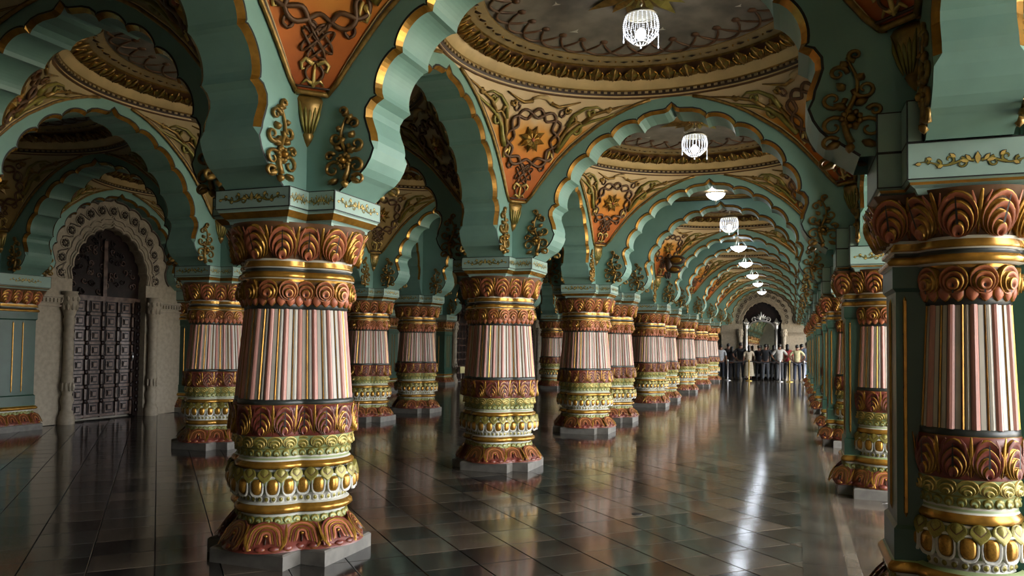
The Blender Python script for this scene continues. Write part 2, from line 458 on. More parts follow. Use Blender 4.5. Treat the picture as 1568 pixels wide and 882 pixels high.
CUSH = boss([(1, 0, WHITE), (0.97, 0.45, WHITE), (0.86, 0.55, WHITE), (0.78, 0.12, CHAR), (0.74, 0.2, GOLD), (0.55, 0.8, GOLD), (0.25, 1.05, GOLD)], 16, sq=0.66, pinchb=0.12)
DRIP = boss([(1, 0, OLIVE), (0.88, 0.6, OLIVE), (0.6, 0.4, BROWN), (0.52, 0.45, OLIVE), (0.25, 0.9, OLIVE)], seg=12, tang=-0.8, pinchb=0.8)
EGG = boss([(1, 0, WHITE), (0.85, 0.4, WHITE), (0.66, 0.3, OLIVE), (0.3, 0.9, OLIVE)], seg=8)
ARCHL = boss([(1, 0, OLIVE), (0.85, 0.7, OLIVE), (0.6, 0.3, PALEG), (0.35, 0.8, OLIVE)], seg=8, tang=0.7)
UNIT = {}
def unit(name, b):
    if name not in UNIT: UNIT[name] = b.mesh(name)
    return UNIT[name]

# ------------------------------------------------------------------ column
def EQ(E): return quatre(0.44 * E, 0.652 * E)
def shaft_mesh(outline, z0, z1, s0, s1, n):
    # reeded shaft: rose reeds, cream fillets, gold and dark lines, swept along the outline
    pat = [(0.00, 0.000, CREAMS), (0.10, 0.000, BLACK), (0.14, 0.000, GOLD), (0.19, 0.006, GOLD), (0.24, 0.000, BLACK), (0.28, 0.000, CREAMS), (0.38, 0.004, CREAMS), (0.48, 0.000, CHAR),
           (0.51, 0.000, ROSE), (0.58, 0.011, ROSE), (0.68, 0.016, ROSE), (0.78, 0.011, ROSE), (0.86, 0.000, CHAR), (0.885, 0.000, CREAMS)]
    P = Path(outline(1.0))
    r0 = []; r1 = []; ms = []
    for k in range(n):
        for f, h, m in pat:
            pos, tg = P.at((k + f) / n); nr = Vector((tg.y, -tg.x))
            r0.append((pos * s0 + nr * h).to_3d() + Vector((0, 0, z0))); r1.append((pos * s1 + nr * h * s1 / s0).to_3d() + Vector((0, 0, z1))); ms.append(m)
    b = MB(); N = len(r0)
    b.add(r0 + r1, [(i, (i + 1) % N, N + (i + 1) % N, N + i) for i in range(N)], ms)
    return b
SH = {}
def share(key, fn):
    if key not in SH: SH[key] = fn()
    return SH[key]

def shift_pts(pts, cx, cy): return [(x + cx, y + cy) for x, y in pts]
def base_band(profile, outl, matl):
    b = MB()
    b.rings([at3(outl(E), z) for z, E in profile], matl)
    return b

def bands_upper(tagname, outl, cx, cy, keep, nscale, near, root):
    """cushion .. roll leaves on one outline (quatrefoil, or one engaged half column)"""
    def nm(k): return max(3, int(round(k * nscale)))
    def core(key, prof, ml, name):
        me = share((tagname, key), lambda: base_band(prof, outl, ml).mesh(name))
        return ob(name, me, root, Matrix.Translation((cx, cy, 0)))
    def pieces(key, name, src, parent, E, n, ph, zc, w, h, d, lean, single):
        ms = band_mats(Path(outl(E)), nm(n), ph, zc, w, h, d, lean, keep)
        if near and single:
            for q in ms: ob(name, unit(name, src), parent, q)
        else:
            def mk():
                b = MB()
                for q in ms: b.merge(src, q)
                return b.mesh(name + '_row')
            ob(name + '_row', share((tagname, key), mk), parent, kind='stuff')
    cu = core('cushion', [(0.43, 0.40), (0.44, 0.385), (0.485, 0.395), (0.50, 0.41), (0.53, 0.45), (0.58, 0.478), (0.63, 0.47), (0.665, 0.44), (0.68, 0.425)],
              [WHITE, WHITE, WHITE, PALEG, PALEG, PALEG, PALEG, WHITE], 'cushion')
    pieces('cu', 'gold_lobe', CUSH, cu, 0.464, 28, 0.5, 0.563, 0.104, 0.15, 0.030, 0.0, True)
    pieces('dr', 'drip_leaf', DRIP, cu, 0.470, 28, 0.0, 0.638, 0.105, 0.105, 0.026, -0.35, True)
    pieces('eg', 'small_egg', EGG, cu, 0.392, 52, 0.5, 0.46, 0.045, 0.05, 0.016, 0.1, False)
    core('torus', [(0.675, 0.425), (0.685, 0.447), (0.70, 0.456), (0.715, 0.452), (0.735, 0.43), (0.745, 0.42), (0.76, 0.415)], [CHAR, GOLD, GOLD, GOLD, WHITE, PALEG], 'gold_torus')
    gb = core('green', [(0.755, 0.415), (0.77, 0.418), (0.82, 0.42), (0.83, 0.432), (0.915, 0.44), (0.93, 0.45)], [WHITE, PALEG, OLIVE, PALEG, RED], 'green_band')
    pieces('g1', 'rolled_leaf', GRNL, gb, 0.434, 28, 0.5, 0.873, 0.108, 0.088, 0.026, 0.05, True)
    pieces('g2', 'bead', ARCHL, gb, 0.418, 44, 0.5, 0.795, 0.055, 0.055, 0.018, 0.0, False)
    ab = core('acan', [(0.92, 0.452), (0.94, 0.458), (1.10, 0.45), (1.14, 0.452), (1.145, 0.43)], [RED, RED, RED, GOLD], 'acanthus_band')
    pieces('ac', 'acanthus_leaf', ACAN, ab, 0.452, 20, 0.5, 1.028, 0.158, 0.215, 0.042, 0.02, True)
    pieces('at', 'acanthus_stalk', STALKR, ab, 0.452, 20, 0.0, 1.035, 0.13, 0.215, 0.045, 0.05, True)
    core('dark1', [(1.14, 0.438), (1.145, 0.444), (1.178, 0.442), (1.18, 0.43)], CHAR, 'dark_fillet')
    core('dark2', [(1.838, 0.378), (1.84, 0.386), (1.87, 0.388), (1.88, 0.388)], CHAR, 'dark_fillet')
    rb = core('roll', [(1.875, 0.392), (1.90, 0.405), (2.04, 0.41), (2.06, 0.415)], [RED, BROWN, GOLD], 'rolled_collar')
    pieces('rl', 'rosette_leaf', ROLLLEAF, rb, 0.406, 20, 0.5, 1.975, 0.145, 0.16, 0.055, 0.10, True)
    pieces('rt', 'leaf_tip', TIP, rb, 0.398, 40, 0.25, 1.900, 0.070, 0.09, 0.022, 0.12, False)

def build_column(x, y, label, near, group):
    root = thing('cluster_column', label, 'column', (x, y, 0), 0, group)
    # plinth
    def mk():
        b = MB(); a, c = 0.522, 0.317
        b.rings([at3(plus(a, c), 0), at3(plus(a, c), 0.098), at3(plus(a - 0.012, c - 0.012), 0.11)], STONE, smooth=False, cap1=True); return b.mesh('plinth')
    ob('plinth', share('plinth', mk), root)
    bl = ob('leaf_base', share('base', lambda: base_band([(0.11, 0.535), (0.125, 0.53), (0.16, 0.50), (0.20, 0.455), (0.25, 0.42), (0.285, 0.405)], EQ, RED).mesh('leaf_base')), root)
    def pieces(key, name, src, parent, E, n, ph, zc, w, h, d, lean, single):
        ms = band_mats(Path(EQ(E)), n, ph, zc, w, h, d, lean)
        if near and single:
            for q in ms: ob(name, unit(name, src), parent, q)
        else:
            def mk():
                b = MB()
                for q in ms: b.merge(src, q)
                return b.mesh(name + '_row')
            ob(name + '_row', share(('col', key), mk), parent, kind='stuff')
    pieces('ba', 'scroll_leaf', BASEL, bl, 0.462, 12, 0.5, 0.200, 0.262, 0.225, 0.05, -0.72, True)
    pieces('bt', 'base_tip', TIPR, bl, 0.515, 36, 0.25, 0.128, 0.085, 0.045, 0.025, -0.8, False)
    ar = ob('green_collar', share('gcol', lambda: base_band([(0.28, 0.408), (0.29, 0.412), (0.335, 0.395), (0.345, 0.402), (0.358, 0.405)], EQ, [OLIVE, PALEG, WHITE, WHITE]).mesh('green_collar')), root)
    pieces('al', 'small_arch', ARCHL, ar, 0.404, 40, 0.5, 0.312, 0.065, 0.055, 0.018, -0.2, False)
    ob('gold_torus', share('tor2', lambda: base_band([(0.355, 0.41), (0.365, 0.435), (0.382, 0.45), (0.40, 0.448), (0.425, 0.425), (0.435, 0.40)], EQ, [CHAR, GOLD, GOLD, GOLD, WHITE]).mesh('gold_torus')), root)
    bands_upper('col', EQ, 0, 0, None, 1.0, near, root)
    ob('striped_shaft', share('shaft', lambda: shaft_mesh(EQ, 1.178, 1.842, 0.425, 0.372, 24).mesh('striped_shaft')), root)
    ob('gold_ring', share('ring2', lambda: base_band([(2.055, 0.405), (2.065, 0.432), (2.085, 0.437), (2.11, 0.425), (2.12, 0.408), (2.138, 0.404), (2.145, 0.418), (2.16, 0.422), (2.19, 0.408), (2.205, 0.415)], EQ,
        [WHITE, GOLD, GOLD, CHAR, CHAR, WHITE, GOLD, GOLD, WHITE]).mesh('gold_ring')), root)
    def capo(t):                     # flaring bell of the capital
        return quatre(0.18 - 0.03 * t, 0.267 + 0.125 * t)
    def mk():
        b = MB(); b.rings([at3(capo(t), 2.2 + 0.262 * t) for t in (0, 0.1, 0.3, 0.55, 0.8, 1.0)], BROWN); return b.mesh('capital_bell')
    cb = ob('capital_bell', share('bell', mk), root)
    ms = band_mats(Path(capo(0.42)), 16, 0.0, 2.327, 0.20, 0.262, 0.075, 0.42)
    tips = band_mats(Path(capo(0.42)), 16, 0.5, 2.33, 0.15, 0.25, 0.06, 0.42)
    if near:
        for q in ms: ob('capital_leaf', unit('capital_leaf', CAPLEAF), cb, q)
        for q in tips: ob('capital_stalk', unit('capital_stalk', STALK), cb, q)
    else:
        def mk():
            b = MB()
            for q in ms: b.merge(CAPLEAF, q)
            return b.mesh('capital_leaf_row')
        ob('capital_leaf_row', share('caprow', mk), cb, kind='stuff')
        def mk():
            b = MB()
            for q in tips: b.merge(STALK, q)
            return b.mesh('capital_stalk_row')
        ob('capital_stalk_row', share('captip', mk), cb, kind='stuff')
    def mk():
        b = MB(); rg = []
        for z, d in ((2.455, -0.075), (2.475, -0.07), (2.487, -0.06), (2.492, -0.05), (2.535, -0.016), (2.545, -0.014), (2.555, -0.006)):
            rg.append(at3(plus(0.548 + d, 0.325 + d), z))
        b.rings(rg, [IMPOST, IMPOST, IMPOST, GOLD, IMPOST, IMPOST], smooth=False, cap0=True); return b.mesh('gold_moulding')
    ob('gold_moulding', share('impm', mk), root)
    ob('impost_block', share('impost', lambda: impost_mesh(plus(0.548, 0.325), 2.555, ZI)), root)
    for k in range(4):
        for nmn, sc, off, wid in (('painted_scroll', 1.0, 0.549, 0.5),):
            q = Matrix.Rotation(k * pi / 2, 4, 'Z') @ Matrix.Translation((0, -0.5495, 2.628)) @ Matrix.Scale(1, 4)
            ob('painted_scroll', share('pscroll', painted_scroll), root, q)
        for s in (-1, 1):             # smaller sprays on the notch faces
            q = Matrix.Rotation(k * pi / 2, 4, 'Z') @ Matrix.Translation((s * 0.436, -0.3265, 2.625)) @ Matrix.Diagonal((0.36, 1, 0.95, 1))
            ob('painted_spray', share('pscroll', painted_scroll), root, q)
    return root

def impost_mesh(poly, z0, z1, lines=True):
    b = MB()
    b.rings([at3(poly, z0), at3(poly, z1)], IMPOST, smooth=False, cap0=True, cap1=True)
    n = len(poly)
    for i in range(n):
        p = Vector(poly[i]); q = Vector(poly[(i + 1) % n]); d = (q - p); L = d.length; d.normalize(); nr = Vector((d.y, -d.x)) * 0.0012
        def strip(a0, a1, zz0, zz1):
            A = p + d * a0 + nr; B = p + d * a1 + nr
            b.add([(A.x, A.y, zz0), (B.x, B.y, zz0), (B.x, B.y, zz1), (A.x, A.y, zz1)], [(0, 1, 2, 3)], BLACK)
        w = 0.007
        strip(0, L, z0, z0 + w); strip(0, L, z1 - w, z1)
        nx = Vector(poly[(i + 2) % n]) - q; pv = p - Vector(poly[i - 1])
        if d.x * nx.y - d.y * nx.x > 0: strip(L - w, L, z0, z1)
        if pv.x * d.y - pv.y * d.x > 0: strip(0, w, z0, z1)
    return b.mesh('impost_block')

def scroll_flat(b, pts, w, y=0.0, m=GOLDL):
    P = [Vector(p) for p in pts]; n = len(P); L = []; R = []
    for i in range(n):
        d = (P[min(i + 1, n - 1)] - P[max(i - 1, 0)]); d.normalize(); nr = Vector((-d.y, d.x)) * w * (1 - 0.75 * i / (n - 1))
        L.append(P[i] + nr); R.append(P[i] - nr)
    vs = [(p.x, y, p.y) for p in L] + [(p.x, y, p.y) for p in R]
    b.add(vs, [(i, n + i, n + i + 1, i + 1) for i in range(n - 1)], m)
def leaf_flat(b, c, ang, l, w, y, m):
    ca, sa = cos(ang), sin(ang)
    sh = [(0, 0), (0.3, 0.8), (0.6, 0.9), (1, 0), (0.6, -0.9), (0.3, -0.8)]
    b.add([(c[0] + l * u * ca - w * v * sa, y, c[1] + l * u * sa + w * v * ca) for u, v in sh], [tuple(range(5, -1, -1))], m)
def spiral(c, r, a0, turns, n=14, shrink=0.2):
    return [(c[0] + r * (1 - (1 - shrink) * t) * cos(a0 + turns * 2 * pi * t), c[1] + r * (1 - (1 - shrink) * t) * sin(a0 + turns * 2 * pi * t)) for t in [i / (n - 1) for i in range(n)]]
def painted_scroll(wide=1.0):
    b = MB()
    for grow, y, m1, m2 in ((0.0045, -0.0004, BLACK, BLACK), (0.0, -0.0012, OLIVE, GOLDL)):
        for s in (-1, 1):
            st = [(s * wide * 0.285 * t, 0.012 * sin(t * 9) - 0.006) for t in [0.06 + 0.94 * i / 16 for i in range(17)]]
            scroll_flat(b, st, 0.006 + grow, y, m1)
            for cx, cy, r, a, tn in ((0.075, -0.012, 0.03, pi / 2, 0.9), (0.13, 0.012, 0.026, -pi / 2, -0.9), (0.185, -0.01, 0.02, pi / 2, 0.8), (0.235, 0.012, 0.014, -pi / 2, -0.8)):
                sp = spiral((cx * wide, cy), r, a, tn); scroll_flat(b, [(s * p[0], p[1]) for p in sp], 0.006 + grow, y, m1)
            for cx, cy, a, l in ((0.03, 0.0, 0.9, 0.04), (0.04, -0.005, 0.25, 0.045), (0.1, 0.02, 0.7, 0.035), (0.16, -0.015, -0.5, 0.03), (0.21, 0.015, 0.4, 0.03), (0.26, -0.004, 0.0, 0.03)):
                an = a if s > 0 else pi - a
                leaf_flat(b, (s * wide * cx, cy), an, l + grow, 0.009 + grow, y - 0.0003, m2)
        leaf_flat(b, (0, -0.02), pi / 2, 0.065 + grow, 0.014 + grow, y - 0.0005, m2)
    return b.mesh('painted_scroll')

GC = 'striped cluster columns of the hall'
def col_label(row, i):
    if row == 'A':
        return ('largest striped cluster column, foremost on the left of the nave' if i == 1 else
                '%s striped cluster column back in the row left of the nave' % ORD[i - 1])
    return ('striped cluster column of the outer left row, out past the left edge' if i == 1 else '%s striped cluster column in the outer left row' % ORD[i - 2])
for i in range(1, 10):
    build_column(XA, YL[i], col_label('A', i), i <= 3, GC)
for i in range(1, 10):
    build_column(XB, YL[i], col_label('B', i), i == 2, GC)
for i in (0,):
    build_column(XA, YL[i], 'striped cluster column standing left of the camera', False, GC)
    build_column(XB, YL[i], 'striped cluster column far left of the camera', False, GC)
for i in (1, 3, 5, 6, 7, 9):
    build_column(XD, YL[i], '%s striped cluster column of the courtyard row at the right edge' % ORD[(1, 3, 5, 6, 7, 9).index(i)], False, GC)

# ------------------------------------------------------------------ right-hand piers with engaged half columns; wall pilasters
def gold_strip(parent, x, y, z0, z1, rz, w=0.022):
    b = share(('strip', round(z1 - z0, 3), w), lambda: _strip(z1 - z0, w))
    ob('gold_strip', b, parent, Matrix.Translation((x, y, z0)) @ Matrix.Rotation(rz, 4, 'Z'))
def _strip(h, w):
    b = MB(); pts = [(-w / 2, 0), (-w / 2 + 0.004, -0.012), (w / 2 - 0.004, -0.012), (w / 2, 0)]
    b.rings([at3(pts, 0.03 if k == 0 else h - 0.03) for k in range(2)], GOLD, smooth=False, cap0=True, cap1=True)
    b.add([(-w / 2, 0, 0.03), (w / 2, 0, 0.03), (0, 0, 0), (0, -0.011, 0.03)], [(0, 2, 3), (2, 1, 3)], GOLD)
    b.add([(-w / 2, 0, h - 0.03), (w / 2, 0, h - 0.03), (0, 0, h), (0, -0.011, h - 0.03)], [(0, 3, 2), (2, 3, 1)], GOLD)
    return b.mesh('gold_strip')
def build_pier(x, y, label, near, group, hx=0.357, hy=0.23, lobes=True, name='engaged_pier'):
    root = thing(name, label, 'pier', (x, y, 0), 0, group)
    key = name
    c0, r0 = (0.16, 0.25) if lobes else (0.01, 0.011)
    def un(g):                       # outline grown by g
        return pier(hx + g, hy + g, c0, r0 + g) if lobes else rect(hx + g, hy + g)
    def put(k, nm, prof, ml):
        return ob(nm, share((key, k), lambda: base_band(prof, un, ml).mesh(nm)), root)
    def mk():
        b = MB()
        if lobes: pl = lambda d: pierplus(hx + 0.085 + d, hy + 0.06 + d, 0.30 + d, 0.52 + d)
        else: pl = lambda d: [(hx + .11 + d, -hy - .11 - d), (hx + .11 + d, hy + .11 + d), (-hx - .11 - d, hy + .11 + d), (-hx - .11 - d, -hy - .11 - d)]
        b.rings([at3(pl(0), 0), at3(pl(0), 0.098), at3(pl(-0.012), 0.11)], STONE, smooth=False, cap1=True); return b.mesh('plinth')
    ob('plinth', share((key, 'pl'), mk), root)
    bl = put('base', 'leaf_base', [(0.11, 0.09), (0.13, 0.088), (0.17, 0.065), (0.22, 0.03), (0.285, 0.01)], RED)
    def pieces(k, nm, src, parent, g, n, ph, zc, w, h, d, lean, single=True):
        ms = band_mats(Path(un(g)), n, ph, zc, w, h, d, lean)
        if near and single:
            for q in ms: ob(nm, unit(nm, src), parent, q)
        else:
            def mk():
                b = MB()
                for q in ms: b.merge(src, q)
                return b.mesh(nm + '_row')
            ob(nm + '_row', share((key, k), mk), parent, kind='stuff')
    pieces('bl', 'scroll_leaf', BASEL, bl, 0.045, 12 if lobes else 14, 0.0 if lobes else 0.5, 0.200, 0.25 if lobes else 0.21, 0.22, 0.05, -0.6)
    pieces('bt', 'base_tip', TIPR, bl, 0.08, 26, 0.25, 0.132, 0.1, 0.05, 0.03, -0.8, False)
    gc = put('gc', 'green_collar', [(0.28, 0.012), (0.335, 0.0), (0.345, 0.006), (0.358, 0.01)], [PALEG, WHITE, WHITE])
    pieces('ga', 'small_arch', ARCHL, gc, 0.008, 40, 0.5, 0.312, 0.055, 0.055, 0.018, -0.2, False)
    put('t2', 'gold_torus', [(0.355, 0.012), (0.365, 0.04), (0.382, 0.055), (0.40, 0.052), (0.425, 0.03), (0.44, 0.0)], [CHAR, GOLD, GOLD, GOLD, PALEG])
    def mk():
        b = MB(); r = [(hx, -hy), (hx, hy), (-hx, hy), (-hx, -hy)]
        b.rings([at3(r, 0.40), at3(r, 2.10)], GREEN, smooth=False)
        q = [(hx + .018, -hy - .018), (hx + .018, hy + .018), (-hx - .018, hy + .018), (-hx - .018, -hy - .018)]
        b.rings([at3(q, 0.42), at3(q, 0.60), at3(r, 0.62)], GREEN, smooth=False)
        b.rings([at3(r, 1.92), at3(q, 1.94), at3(q, 2.08)], GREEN, smooth=False)
        return b.mesh('green_core')
    ob('green_core', share((key, 'core'), mk), root)
    if lobes:
        for s in (-1, 1):
            for t in (-1, 1):
                gold_strip(root, t * (hx - 0.045), s * hy, 0.66, 1.9, 0 if s < 0 else pi)
        for s in (-1, 1):
            def outl(E, s=s): return circ(0, s * c0, E * 0.57)
            kp = (lambda p, n: p.y < -hy + 0.02) if s < 0 else (lambda p, n: p.y > hy - 0.02)
            bands_upper('eng%d' % s, outl, 0, 0, kp, 0.56, near and s < 0, root)
            def mk(): return shaft_mesh(lambda E: circ(0, 0, E), 1.178, 1.842, 0.246, 0.216, 13).mesh('striped_shaft')
            ob('striped_shaft', share('engshaft', mk), root, Matrix.Translation((0, s * c0, 0)))
        for s in (-1, 1): gold_strip(root, s * hx, 0, 0.66, 1.9, radians(90) * s)
    else:
        for t in (-0.09, 0.09): gold_strip(root, hx, t, 0.66, 1.9, radians(90))
        for t in (-1, 1): gold_strip(root, 0.1, t * hy, 0.66, 1.9, 0 if t < 0 else pi)
    put('r2', 'gold_ring', [(2.055, 0.0), (2.065, 0.035), (2.085, 0.045), (2.11, 0.03), (2.12, 0.008), (2.138, 0.004), (2.145, 0.022), (2.16, 0.026), (2.19, 0.01), (2.205, 0.02)],
        [WHITE, GOLD, GOLD, CHAR, CHAR, WHITE, GOLD, GOLD, WHITE])
    cb = put('bell', 'capital_bell', [(2.2, 0.01), (2.24, 0.02), (2.3, 0.04), (2.36, 0.07), (2.42, 0.10), (2.45, 0.12)], BROWN)
    pieces('cl', 'capital_leaf', CAPLEAF, cb, 0.045, 16, 0.5, 2.325, 0.195, 0.26, 0.075, 0.42)
    pieces('ct', 'capital_stalk', STALK, cb, 0.05, 16, 0.0, 2.33, 0.15, 0.25, 0.06, 0.42)
    def pp(d):
        if lobes: return pierplus(hx + 0.10 + d, hy + 0.07 + d, 0.33 + d, 0.50 + d)
        return [(hx + .15 + d, -hy - .15 - d), (hx + .15 + d, hy + .15 + d), (-hx - .15 - d, hy + .15 + d), (-hx - .15 - d, -hy - .15 - d)]
    def mk():
        b = MB(); b.rings([at3(pp(d), z) for z, d in ((2.43, -0.06), (2.46, -0.045), (2.475, -0.02), (2.49, -0.015), (2.50, -0.004))], [IMPOST, IMPOST, GOLD, IMPOST], smooth=False, cap0=True); return b.mesh('gold_moulding')
    ob('gold_moulding', share((key, 'im'), mk), root)
    ob('impost_block', share((key, 'ib'), lambda: impost_mesh(pp(0), 2.50, ZI)), root)
    ps = share('pscroll', painted_scroll)
    if lobes:
        def mk():
            X, Y1, Y2 = hx + 0.10, 0.50, hy + 0.07
            return impost_mesh([(-0.252, -Y1), (-0.252, Y1), (-0.33, Y1), (-0.33, Y2), (-X, Y2), (-X, -Y2), (-0.33, -Y2), (-0.33, -Y1)], ZI, 2.93)
        for s in (0, 1): ob('raised_shoulder', share((key, 'sh'), mk), root, Matrix.Rotation(s * pi, 4, 'Z'))
        for s in (0, 1):
            ob('painted_scroll', ps, root, Matrix.Rotation(s * pi, 4, 'Z') @ Matrix.Translation((0, -0.502, 2.585)))
    else:
        ob('painted_scroll', ps, root, Matrix.Rotation(pi / 2, 4, 'Z') @ Matrix.Translation((0, -hx - 0.152, 2.6)))
    return root
GP = 'green piers with engaged striped columns'
for i in range(1, 10):
    build_pier(XC, YL[i], ('nearest dark green pier with striped half column, at the right edge' if i == 1 else '%s dark green pier with striped half column, right of the nave' % ORD[i - 1]), i <= 2, GP)
build_pier(XC, YL[0], 'dark green pier with striped half column beside the camera', False, GP)
GW = 'green pilasters on the left wall'
for i in range(1, 11):
    build_pier(XW + 0.05, YL[i], ('flat green pilaster with gold strips out past the left edge' if i == 1 else '%s flat green pilaster with gold strips on the left wall' % ORD[i - 2]), i == 2, GW, 0.34, 0.33, False, 'wall_pilaster')

# ------------------------------------------------------------------ cusped arches
CUSPS = [(1.44, 3.37), (1.29, 3.69), (1.05, 3.96), (0.74, 4.18), (0.41, 4.315)]
def arc_pts(p, q, sag, n, ctr=(0, 3.0)):
    p = Vector(p); q = Vector(q); mid = (p + q) / 2; ch = q - p; nr = Vector((ch.y, -ch.x)).normalized()
    if nr.dot(mid - Vector(ctr)) < 0: nr = -nr
    c = ch.length; out = []
    for i in range(n):
        t = i / n; out.append(p + ch * t + nr * sag * c * (1 - (2 * t - 1) ** 2) ** 0.75)
    return out
def half_profile():
    pts = [Vector(p) for p in ((1.775, 2.70), (1.755, 2.715), (1.70, 2.755), (1.645, 2.795), (1.60, 2.82), (1.555, 2.865), (1.515, 2.93), (1.49, 3.00), (1.482, 3.06),
           (1.492, 3.12), (1.515, 3.18), (1.535, 3.24), (1.532, 3.29), (1.50, 3.335))]
    for k in range(4): pts += arc_pts(CUSPS[k], CUSPS[k + 1], 0.20, 12)
    pts += [Vector(p) for p in (CUSPS[4], (0.385, 4.352), (0.33, 4.39), (0.25, 4.413), (0.16, 4.42), (0.09, 4.425), (0.04, 4.445), (0.015, 4.475), (0.0, 4.50))]
    return pts
HP = half_profile()
PROF = [Vector((-p.x, p.y)) for p in HP] + [p.copy() for p in reversed(HP[:-1])]      # left foot -> crown -> right foot
NPF = len(PROF); GOLD0 = 8
def offset_prof(d):
    out = []
    for i, p in enumerate(PROF):
        a = PROF[max(i - 1, 0)]; b = PROF[min(i + 1, NPF - 1)]
        t1 = (p - a).normalized() if i > 0 else (b - p).normalized(); t2 = (b - p).normalized() if i < NPF - 1 else t1
        n = Vector((-(t1 + t2).y, (t1 + t2).x))
        n = n.normalized() if n.length > 1e-6 else Vector((0, 1))
        out.append(p + n * d)
    return out
T = 0.25; CH = 0.045; OF = 0.034; SPAN = 2.33; ZT = 4.68
def arch_meshes(END=SPAN):
    gold = [GOLD0 <= i < NPF - GOLD0 for i in range(NPF)]
    offg = offset_prof(OF); offk = offset_prof(OF + 0.016); off0 = offset_prof(0.016)
    face = [offg[i] if gold[i] else PROF[i] for i in range(NPF)]
    line = [offk[i] if gold[i] else off0[i] for i in range(NPF)]
    body = MB()
    for s in (-1, 1):
        poly = [(p.x, s * T, p.y) for p in face] + [(END, s * T, 2.70), (END, s * T, ZT), (-END, s * T, ZT), (-END, s * T, 2.70)]
        idx = list(range(len(poly)))
        body.add(poly, [tuple(idx if s > 0 else idx[::-1])], TEAL)
    t2 = T - CH
    r = [[(p.x, y, p.y) for p in PROF] for y in (-t2, t2)]
    body.rings(r, TEAL, smooth=False, closed=False)
    for s in (-1, 1):
        for a, b in ((0, GOLD0), (NPF - 1 - GOLD0, NPF - 1)):
            for i in range(a, b):
                p, q = PROF[i], PROF[i + 1]
                body.add([(p.x, s * t2, p.y), (q.x, s * t2, q.y), (face[i + 1].x, s * T, face[i + 1].y), (face[i].x, s * T, face[i].y)], [(0, 1, 2, 3)], TEAL)
    body.add([(-END, -T, ZT), (END, -T, ZT), (END, T, ZT), (-END, T, ZT)], [(0, 1, 2, 3)], TEAL)
    ge = MB(); ln = MB()
    for i in range(GOLD0, NPF - 1 - GOLD0):
        p, q = PROF[i], PROF[i + 1]
        ge.add([(p.x, -t2, p.y), (q.x, -t2, q.y), (face[i + 1].x, -T, face[i + 1].y), (face[i].x, -T, face[i].y)], [(0, 1, 2, 3)], GOLD)
    for i in range(NPF - 1):
        ln.add([(face[i].x, -T - 0.001, face[i].y), (face[i + 1].x, -T - 0.001, face[i + 1].y), (line[i + 1].x, -T - 0.001, line[i + 1].y), (line[i].x, -T - 0.001, line[i].y)], [(0, 1, 2, 3)], BLACK)
    return body.mesh('arch_body'), ge.mesh('gold_edge'), ln.mesh('black_outline')
ARCH_BODY, ARCH_GOLD, ARCH_LINE = arch_meshes()
ARCH_BODY_Y = arch_meshes(SPAN - 0.24)[0]

def relief_scroll():
    # rising acanthus spray, about 0.28 wide and 0.56 tall, in the x-z plane, relief towards -y
    b = MB()
    def T3(pts, r0, r1, y=-0.012):
        n = len(pts); b.tube([(p[0], y, p[1]) for p in pts], [r0 + (r1 - r0) * i / (n - 1) for i in range(n)], GILT, 5)
    stem = [(0.03 * sin(t * 7), 0.02 + 0.5 * t) for t in [i / 14 for i in range(15)]]
    T3(stem, 0.020, 0.007)
    for cx, cz, r, a, tn in ((0.082, 0.12, 0.066, pi, -1.2), (-0.085, 0.10, 0.07, 0, 1.2), (0.085, 0.28, 0.06, pi, 1.2), (-0.065, 0.33, 0.055, 0, -1.2), (0.06, 0.43, 0.045, pi, -1.2), (-0.02, 0.53, 0.035, -1.5, 1.2), (0.10, 0.02, 0.045, 2.6, -1.0), (-0.11, 0.20, 0.035, 0.3, 1.1)):
        T3(spiral((cx, cz), r, a, tn, 16), 0.015, 0.006)
    for k in range(9):
        a = 2 * pi * k / 9
        b.blob((0.0 + 0.042 * cos(a), -0.02, 0.16 + 0.042 * sin(a)), (0.018, 0.014, 0.018), GILT, 5, 3)
    b.blob((0, -0.028, 0.16), 0.026, GOLD, 6, 4)
    for cx, cz, a, l in ((0.02, 0.22, 0.5, 0.07), (-0.02, 0.24, 2.6, 0.07), (0.03, 0.33, 0.9, 0.06), (-0.03, 0.38, 2.2, 0.05), (0.05, 0.03, -0.5, 0.08), (-0.05, 0.03, 3.6, 0.08), (0.0, 0.02, -1.4, 0.06), (0.02, 0.46, 1.0, 0.05)):
        d = Vector((cos(a), 0, sin(a)))
        p = Vector((cx, -0.012, cz))
        b.tube([p, p + d * l * 0.35, p + d * l * 0.7, p + d * l], [0.008, 0.026, 0.02, 0.003], GILT, 5)
    return b.mesh('scroll_relief')
SCROLL = relief_scroll()

